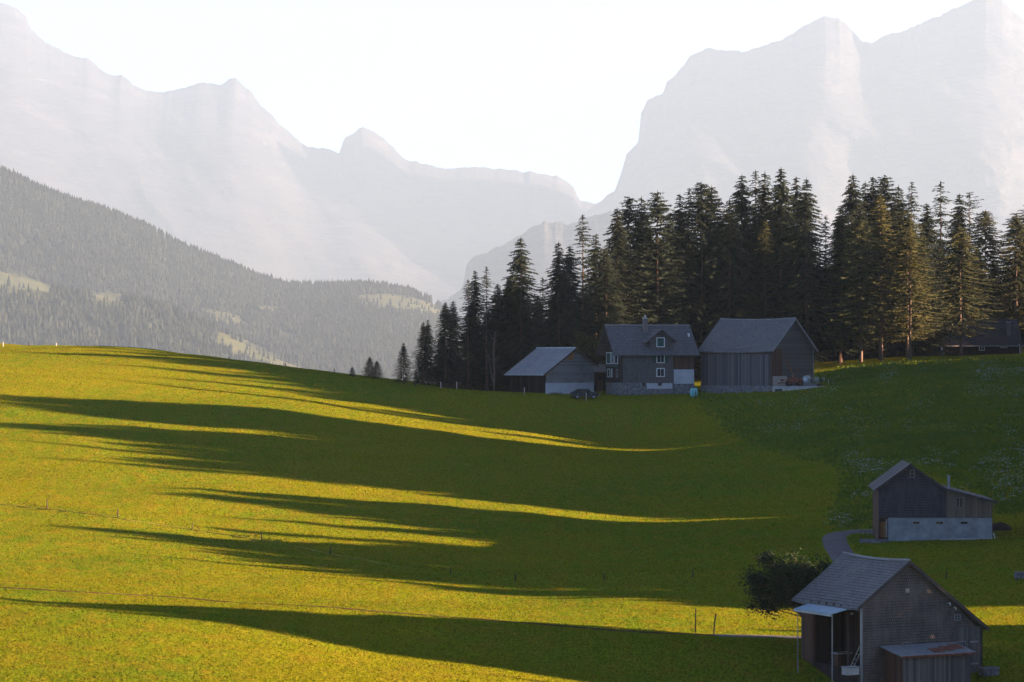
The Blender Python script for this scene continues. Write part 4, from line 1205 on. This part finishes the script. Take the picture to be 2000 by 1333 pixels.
T = [
 ('dense',788,669,456,'small crooked spruce with a bent bare tip, leftmost of the wood',.95),
 ('dense',827,628,462,'short spruce with a forked tip, second from the left end of the wood',.8),
 ('slim',836,624,466,'narrow spruce pressed against the right of the short forked one',.9),
 ('dense',870,589,463,'shaggy dark spruce, first tall one from the left end of the wood',.8),
 ('slim',885,586,470,'slim spruce leaning close behind the first tall one of the wood',1.0),
 ('sparse',914,545,468,'ragged spruce left of two thin spires near the wood end',.9),
 ('slim',928,527,472,'thin spire spruce, left one of two close spires',.9),
 ('sparse',950,519,466,'thin spire spruce, right one of two close spires',.8),
 ('dense',972,553,476,'shorter spruce in the notch left of the wide lone-topped spruce',.9),
 ('dense',1017,462,470,'wide shaggy spruce with a warm lit tip, standing clear above the open barn',.98),
 ('sparse',1060,540,480,'low spruce in the notch right of the wide shaggy spruce',.9),
 ('slim',1091,470,478,'spruce with a thin feathery tip above the open barn gable',1.0),
 ('dense',1113,476,484,'dense spruce just right of the feathery tipped one',.85),
 ('sparse',1138,417,486,'tall see-through spruce with tiered bare branches and a tufted top',.95),
 ('slim',1164,455,492,'slim spruce right of the tall see-through one',1.0),
 ('dense',1184,480,488,'dark low spruce left of the jagged tops above the farmhouse',.9),
 ('dense',1205,404,500,'jagged spruce behind the left end of the farmhouse roof',.85),
 ('broad',1229,382,505,'round-topped tall spruce behind the farmhouse chimney',.75),
 ('slim',1253,381,510,'narrow spire right of the round top behind the chimney',.9),
 ('broad',1284,370,503,'broad club-topped spruce above the farmhouse dormer',.85),
 ('dense',1309,412,512,'lower spruce in the dip right of the club-topped spruce',.9),
 ('slim',1328,377,508,'pointed spruce above the right end of the farmhouse roof',.95),
 ('sparse',1346,365,515,'feathery spruce just left of the wide double crown',.85),
 ('broad',1370,354,506,'left half of the wide double crown above the gap between house and tall barn',.85),
 ('broad',1390,360,512,'right half of the wide double crown above the gap between house and tall barn',.75),
 ('dense',1425,385,505,'shouldering spruce left of the highest group of tops',.9),
 ('dense',1449,338,510,'dense pointed spruce, left edge of the highest group',.85),
 ('sparse',1476,330,516,'feathery lit spruce second in the highest group',.85),
 ('slim',1494,333,512,'thin spruce third in the highest group',1.0),
 ('dense',1526,325,508,'highest spruce of the whole wood, with a warm lit top',.85),
 ('slim',1555,343,514,'spruce right of the highest one, above the tall barn ridge end',1.0),
 ('dense',1575,346,503,'tall full spruce forming the right wall of the highest group',.85),
 ('tuft',1495,426,502,'small yellowish larch tip glowing before the dark wood above the tall barn',.5),
 ('sparse',1613,419,520,'low thin spruce in the gap between the two main tree groups',.85),
 ('dense',1642,400,505,'dark spruce forming the left shoulder of the right tree group',.85),
 ('dense',1666,338,512,'tallest pointed spruce of the right tree group',.9),
 ('slim',1690,352,520,'narrow spruce just right of the tallest of the right group',.9),
 ('slim',1705,343,518,'twin-like narrow spruce left of the ragged flat crown',.9),
 ('broad',1727,341,515,'ragged flat-crowned spruce behind the golden larch',.85),
 ('slim',1755,360,520,'dark spruce filling the dip right of the ragged flat crown',1.0),
 ('sparse',1781,353,514,'spruce with tufted side tops behind the golden trees',.9),
 ('dense',1810,395,522,'low dark spruce left of the tiered see-through spruce',.9),
 ('sparse',1837,352,552,'tiered see-through spruce with dark upswept branches in the right group',1.05),
 ('dense',1874,377,556,'dark pointed spruce between the two see-through ones on the right',.75),
 ('bare',1893,374,553,'half bare spruce with hooked branches on its right side',1.1),
 ('warm',1925,408,556,'olive rounded conifer right of the half bare spruce',1.0),
 ('warm',1985,414,552,'full olive conifer cut by the right picture edge',1.05),
 ('warm',2012,396,558,'olive conifer standing mostly past the right picture edge',1.1),
 ('warm',1681,425,500,'olive conifer with tall bare trunk, first lit tree right of the tall barn',1.05),
 ('larch',1719,375,503,'golden tipped larch in front of the ragged flat crown',.95),
 ('warm',1722,470,498,'lower olive conifer under the golden tipped larch',1.0),
 ('warm',1772,408,500,'tall warm lit conifer in the middle of the golden group',1.0),
 ('larch',1778,440,496,'golden brown larch with a long bare trunk before the cottage end',1.0),
 ('warm',1876,441,512,'wide golden conifer with leaning sunlit trunk in front of the cottage',1.12),
 ('warm',1640,500,506,'low dim conifer behind the tall barn gable',1.0),
]
for t in T: tree(*t)
# inner fill of the wood
sky_line = [(790,705),(830,660),(870,630),(915,585),(950,560),(1000,520),(1030,515),(1060,560),(1090,520),(1140,520),(1180,520),(1210,440),(1290,415),(1380,395),
            (1420,410),(1480,375),(1570,390),(1592,470),(1625,480),(1660,400),(1720,385),(1790,400),(1850,450),(1900,440),(1945,480),(2000,450)]
frnd = random.Random(5)
k = 0
for px in range(810, 2040, 27):
    for row in range(2):
        q = px+frnd.uniform(-9, 9)
        top = crest_interp(sky_line, q)+frnd.uniform(8, 55)+row*18
        D = (474 if q < 1050 else 496 if q < 1200 else 520)+row*13+frnd.uniform(-4, 4)
        if 1180 < q < 1600: D += 8
        if q > 1820: D = 562+row*10
        tree('low', q, top, D,
             'dark inner spruce of the wood, mostly hidden behind the trees in front', .8, 'shaded inner spruces of the wood')

# ------------------------------------------------------------------ wood beyond the right edge of the picture (casts the evening shadows)
TIP = [(186,1350),(192,1350),(197,1000),(200,300),(201,-120),(214,-120),(216,900),(219,1500),(230,1500),(232,2100),(237,2100),(240,1500),(244,1150),(249,800),(256,600),(264,420),(270,300),
 (277,60),(282,60),(286,330),(289,500),(292,860),(295,880),(298,620),(303,600),(308,180),(314,110),(318,600),(321,1230),(324,1230),(327,800),(331,430),(334,80),(338,260),(341,240),
 (345,150),(349,100),(353,-120),(361,-120),(365,450),(368,300),(371,-120),(389,-120),(392,600),(395,1000),(397,1160),(400,1130),(402,700),(405,1080),(409,900),(411,400),(414,900),(417,420),(420,820),
 (424,420),(428,640),(431,300),(434,450),(440,330),(446,60),(452,-140),(457,380),(461,0),(468,300),(476,80),(486,0),(488,300),(491,1450),(497,1600),(503,1580),(545,1600),(556,1840),(566,1840),(568,2200)]
tc = np.array([a for a, _ in TIP], float); tp = np.array([c for _, c in TIP], float)
tanE = math.tan(R(SUN_EL)); srnd = random.Random(12)
def need(c, X0):
    up = 10 if 552 < c < 568 else 0
    px = float(np.interp(c, tc, tp))
    Y = c/(1+.176*(px-1000)/F); X = (px-1000)/F*Y
    zg = float(terrain_z(np.array(X), np.array(Y), False))
    d = (X0-X)/math.cos(R(SUN_AZ-90))
    return zg+up+d*tanE
c = 187.0
while c < 567:
    for row in range(4):
        if row == 3 and float(np.interp(c, tc, tp)) < 1050: continue
        X0 = .2*c+(18, 27, 36, 10)[row]+srnd.uniform(-2.5, 2.5)*(row < 3)
        cc = c+row*1.6+srnd.uniform(-.5, .5)
        Y0 = cc-.176*X0
        g = gz(X0, Y0)
        h = min(need(cc-1.2, X0), need(cc, X0), need(cc+1.2, X0)) - g + (srnd.uniform(-1.5, .5) if row == 0 else srnd.uniform(-3, 0))
        if row == 3:
            if 214 < c < 245: continue
            px_ = 1480; Yt = cc/(1+.176*(px_-1000)/F); Xt = (px_-1000)/F*Yt
            h = gz(Xt, Yt)+(X0-Xt)*tanE+1.5-g
        if row == 2 and c > 430 and h > 0 and int(c*10) % 3: continue
        if row == 2 and int(c*10) % 2 and not 800 < float(np.interp(c, tc, tp)) < 1750: continue
        if h > 5.0:
            tree('slim' if (386 < c < 450 and row == 0) else 'low', 0, 0, 0, 'dark spruce of the shelter wood just beyond the right picture edge', (1.25 if h < 14 else 1.0 if h < 22 else .85), 'spruces of the shelter wood beyond the right edge',
                 h, Vector((X0, Y0, g)))
    c += 3.3 if 386 < c < 450 else 4.7

for cc, px_ in ((194,900),(254,560),(262,200),(291,230),(299,380),(331,40),(342,0),(413,160),(427,230),(436,150),(440,500),(444,330),(463,150),(473,260),(481,40)):
    X0 = .2*cc+22; Yt = cc/(1+.176*(px_-1000)/F); Xt = (px_-1000)/F*Yt; Y0 = cc-.176*X0; g = gz(X0, Y0)
    h = gz(Xt, Yt)+(X0-Xt)/math.cos(R(SUN_AZ-90))*tanE-g
    tree('slim', 0, 0, 0, 'dark spruce of the shelter wood just beyond the right picture edge', .62, 'spruces of the shelter wood beyond the right edge', h, Vector((X0, Y0, g)))

# ------------------------------------------------------------------ broadleaf tree by the nearest barn
def broad_tree(name, px, D, h, rx, rz, zc, n, size, mat, label, seed, clumps=26, cat='tree', group=None, barkm='bark', cr=(.22, .42), off=0.0, fz=(.45, 1.08)):
    p = at(px, D); r = empty(name, p, 0); tag(r, label, cat, group)
    m, cs = leafy_mesh('c', seed, rx, rz, zc, n, size, None, clumps, 1.0, cr, off, fz)
    m.build('crown', M[mat], r)
    rnd = random.Random(seed); t = MB()
    t.tube([(0, 0, -.5), (.05, 0, zc*.35), (0, .05, zc*.8), (.1, 0, zc*1.1)], [.05*h*.6, .04*h*.6, .03*h*.5, .02*h*.4], 8)
    for cc in cs:
        if rnd.random() < .75:
            z0 = zc*rnd.uniform(.4, .9)
            t.tube([(0, 0, z0), (cc[0]*.5, cc[1]*.5, (z0+cc[2])*.5+.1*h*.3), cc[:3], (cc[0]*1.25, cc[1]*1.25, cc[2]+.1*rz)], [.02*h*.5, .014*h*.5, .007*h*.5, .003*h], 5, False)
    t.build('trunk', M[barkm], r, True)
    return r
broad_tree('apple_tree', 1576, 211.0, 4.6, 3.1, 2.7, 4.0, 22000, .13, 'leaf', 'dark leafy tree leaning out left of the nearest barn canopy', 12, 170, cr=(.08, .2), off=-1.3, fz=(.1, 1.7))
broad_tree('rowan_tree', 1147, 466, 6.5, 2.6, 3.4, 7.4, 2600, .2, 'leaf_olive', 'olive broadleaf tree between the open barn and the farmhouse', 17, 18)
broad_tree('sapling', 1640, 500, 2.2, 1.1, .9, 3.6, 330, .2, 'larch', 'small orange leaved sapling against the dark wood right of the tall barn', 27, 8)
for i, (px, D, rx, l) in enumerate(((688, 470, .42, 'small dark bush on the crest, left of the larger pair'), (722, 466, .72, 'left stem of the scrubby bush pair on the crest'), (736, 465, .62, 'right stem of the scrubby bush pair on the crest'))):
    p = at(px, D); h = (1.7, 3.6, 3.1)[i]
    r = empty('young_spruce', p, i*1.3); r.scale = (h/30*1.7, h/30*1.7, h/30*1.0); tag(r, l, 'bush', 'bushes on the crest')
    v = SP['dense'][i]
    for me, nm in ((v[0], 'crown'), (v[1], 'trunk')):
        o = bpy.data.objects.new(nm, me); COL.objects.link(o); o.parent = r
# bare slim tree before the wood
p = at(965, 452); r = empty('bare_tree', p, 0); tag(r, 'slim bare tree with pale forked trunk left of the open barn', 'tree')
m = MB(); rnd = random.Random(3)
m.tube([(0, 0, -.4), (.05, 0, 3), (-.1, 0, 6), (.1, 0, 9.5)], [.16, .13, .1, .03], 7)
m.tube([(0, 0, .8), (-.5, .1, 3.2), (-1.0, 0, 6.2)], [.1, .08, .02], 6)
m.build('trunk', M['bark_lt'], r, True)
m = MB()
for k in range(26):
    z = 3+rnd.random()*6.3; a = rnd.uniform(0, 6.28); l = rnd.uniform(.6, 1.7)*(1.15-z/11)
    m.tube([(0, 0, z), (math.cos(a)*l*.6, math.sin(a)*l*.6, z+l*.7), (math.cos(a)*l, math.sin(a)*l, z+l*1.5)], [.03, .02, .008], 4, False)
m.build('branches', M['bark_lt'], r)

# ------------------------------------------------------------------ short grass
M['blades'] = mat_grass('grass_blades', (.150, .180, .006), (.092, .160, .008), (.175, .158, .012), 0.0)
nt = M['blades'].node_tree; p = nt.nodes['Principled BSDF']; tr = nt.nodes.new('ShaderNodeBsdfTranslucent'); mx = nt.nodes.new('ShaderNodeMixShader')
nt.links.new(p.inputs['Base Color'].links[0].from_socket, tr.inputs['Color'])
for l in list(p.inputs['Normal'].links): nt.links.remove(l)
nt.links.new(p.outputs[0], mx.inputs[1]); nt.links.new(tr.outputs[0], mx.inputs[2]); mx.inputs[0].default_value = .5
nt.links.new(mx.outputs[0], nt.nodes['Material Output'].inputs['Surface'])
def grass_sheet(n, seed):
    rg = np.random.default_rng(seed)
    D = 165+(rg.random(n)**1.15)*330; px = rg.uniform(-60, 2070, n)
    X = (px-1000)/F*D; keep = np.ones(n, bool)
    for P_, w_ in ROADS:
        for a_ in range(0, len(P_), 3):
            q_ = P_[min(a_+1, len(P_)-1)]
            keep &= (X-q_[0])**2+((D-q_[1]))**2 > (w_+.25)**2
    D = D[keep]; px = px[keep]; n = len(D)
    X = (px-1000)/F*D; Z = terrain_z(X, D)
    h = rg.uniform(.03, .10, n); w = rg.uniform(.03, .08, n)*(.6+D/500); a = rg.uniform(0, np.pi, n)
    dx = np.cos(a)*w; dy = np.sin(a)*w*.7; lx = rg.uniform(-.1, .1, n); ly = rg.uniform(-.1, .1, n)
    V = np.stack([np.stack([X-dx, D-dy, Z-.03], -1), np.stack([X+dx, D+dy, Z-.03], -1), np.stack([X+lx+dx*.6, D+ly+dy*.6, Z+h*.8], -1), np.stack([X+lx-dx*.5, D+ly-dy*.5, Z+h], -1)], 1)
    me = bpy.data.meshes.new('grass'); me.vertices.add(4*n); me.vertices.foreach_set('co', V.reshape(-1).astype(np.float32))
    me.loops.add(4*n); me.loops.foreach_set('vertex_index', np.arange(4*n, dtype=np.int32))
    me.polygons.add(n); me.polygons.foreach_set('loop_start', np.arange(0, 4*n, 4, dtype=np.int32)); me.polygons.foreach_set('loop_total', np.full(n, 4, dtype=np.int32))
    me.update(calc_edges=True); me.materials.append(M['blades'])
    return tag(link(bpy.data.objects.new('grass', me)), 'short golden green grass of the mown field', 'grass', kind='stuff')
grass_sheet(470000, 3)

# ------------------------------------------------------------------ unmown meadow and wild flowers
uncut = [(1345,772),(1375,800),(1420,835),(1480,868),(1560,893),(1625,905),(1648,930),(1640,970),(1622,1010),(1632,1034),(1700,1030),(1716,1020),(1716,960),
         (1777,905),(1940,975),(1942,1003),(2420,1003),(2420,705),(1900,706),(1760,712),(1660,722),(1600,740),(1640,757),(1560,772),(1420,774)]
rnd = random.Random(21)
V = []; Fc = []; FV = []; FF = []
k = 0
for _ in range(98000):
    D = 292+(1-rnd.random()**1.3)*210
    px = rnd.uniform(1340, 2420)
    x = (px-1000)/F*D; z = gz(x, D); py = HZ-z/D*F
    if not inpoly(px+rnd.gauss(0, 9), py+rnd.gauss(0, 4), uncut): continue
    h = rnd.uniform(.15, .38)*(1.5 if rnd.random() < .06 else 1); a = rnd.uniform(0, 3.14); w = rnd.uniform(.12, .3)
    dx, dy = math.cos(a)*w, math.sin(a)*w*.4; lx, ly = rnd.uniform(-.2, .2), rnd.uniform(-.2, .1)
    n = len(V); V += [(x-dx, D-dy, z-.05), (x+dx, D+dy, z-.05), (x+lx, D+ly, z+h), (x+lx*1.5-dx*.6, D+ly, z+h*.8)]
    Fc += [(n, n+1, n+2), (n, n+2, n+3)]
    dn = float(fbm(np.array(px/60.), np.array(py/22.), 3, 55))+.5
    near = .9 if (py > 900 and px > 1640) else .25
    if rnd.random() < max(0, (dn-.5))*3.6*near:
        for q in range(rnd.choice((1, 2, 3))):
            fx, fy, fz = x+rnd.uniform(-.3, .3), D+rnd.uniform(-.3, .3), z+h*rnd.uniform(.8, 1.25); r_ = rnd.uniform(.035, .085)
            n = len(FV)
            FV += [(fx+math.cos(e*1.2566)*r_, fy+math.sin(e*1.2566)*r_, fz+rnd.uniform(-.02, .02)) for e in range(5)]+[(fx, fy, fz+r_*.5)]
            FF += [(n+e, n+(e+1) % 5, n+5) for e in range(5)]
me = bpy.data.meshes.new('tall_grass'); me.from_pydata(V, [], Fc); me.materials.append(M['tall'])
tag(link(bpy.data.objects.new('tall_grass', me)), 'unmown deep green meadow grass on the shaded slope between the two upper farmsteads', 'grass', kind='stuff')
me = bpy.data.meshes.new('wildflowers'); me.from_pydata(FV, [], FF); me.materials.append(M['petal'])
tag(link(bpy.data.objects.new('wildflowers', me)), 'white wild flower heads scattered in the unmown meadow', 'flowers', kind='stuff')

for o in bpy.data.objects:
    if o.get('label') and len(o['label'].replace('-', ' ').split()) > 16: print('LONG', o['label'])

print('POSTD', [(a, round(hit(a, c).y, 1)) for a, c, h, l in fp])
print('SHELTER', max(o.scale.z*30 for o in bpy.data.objects if o.get('group') == 'spruces of the shelter wood beyond the right edge'))


# ------------------------------------------------------------------ haze
mh = bpy.data.materials.new('haze'); mh.use_nodes = True
nt = mh.node_tree
for nd in list(nt.nodes):
    if nd.type != 'OUTPUT_MATERIAL': nt.nodes.remove(nd)
pv = nt.nodes.new('ShaderNodeVolumePrincipled')
pv.inputs['Color'].default_value = (.46, .72, .96, 1)
pv.inputs['Density'].default_value = 2.65e-5
pv.inputs['Anisotropy'].default_value = 0.0
nt.links.new(pv.outputs[0], nt.nodes['Material Output'].inputs['Volume'])
hz = MB().box(-8000, 7700, -400, 38600, -320, 4700).build('haze', mh)
tag(hz, 'pale evening haze over the whole valley', 'haze', kind='stuff')
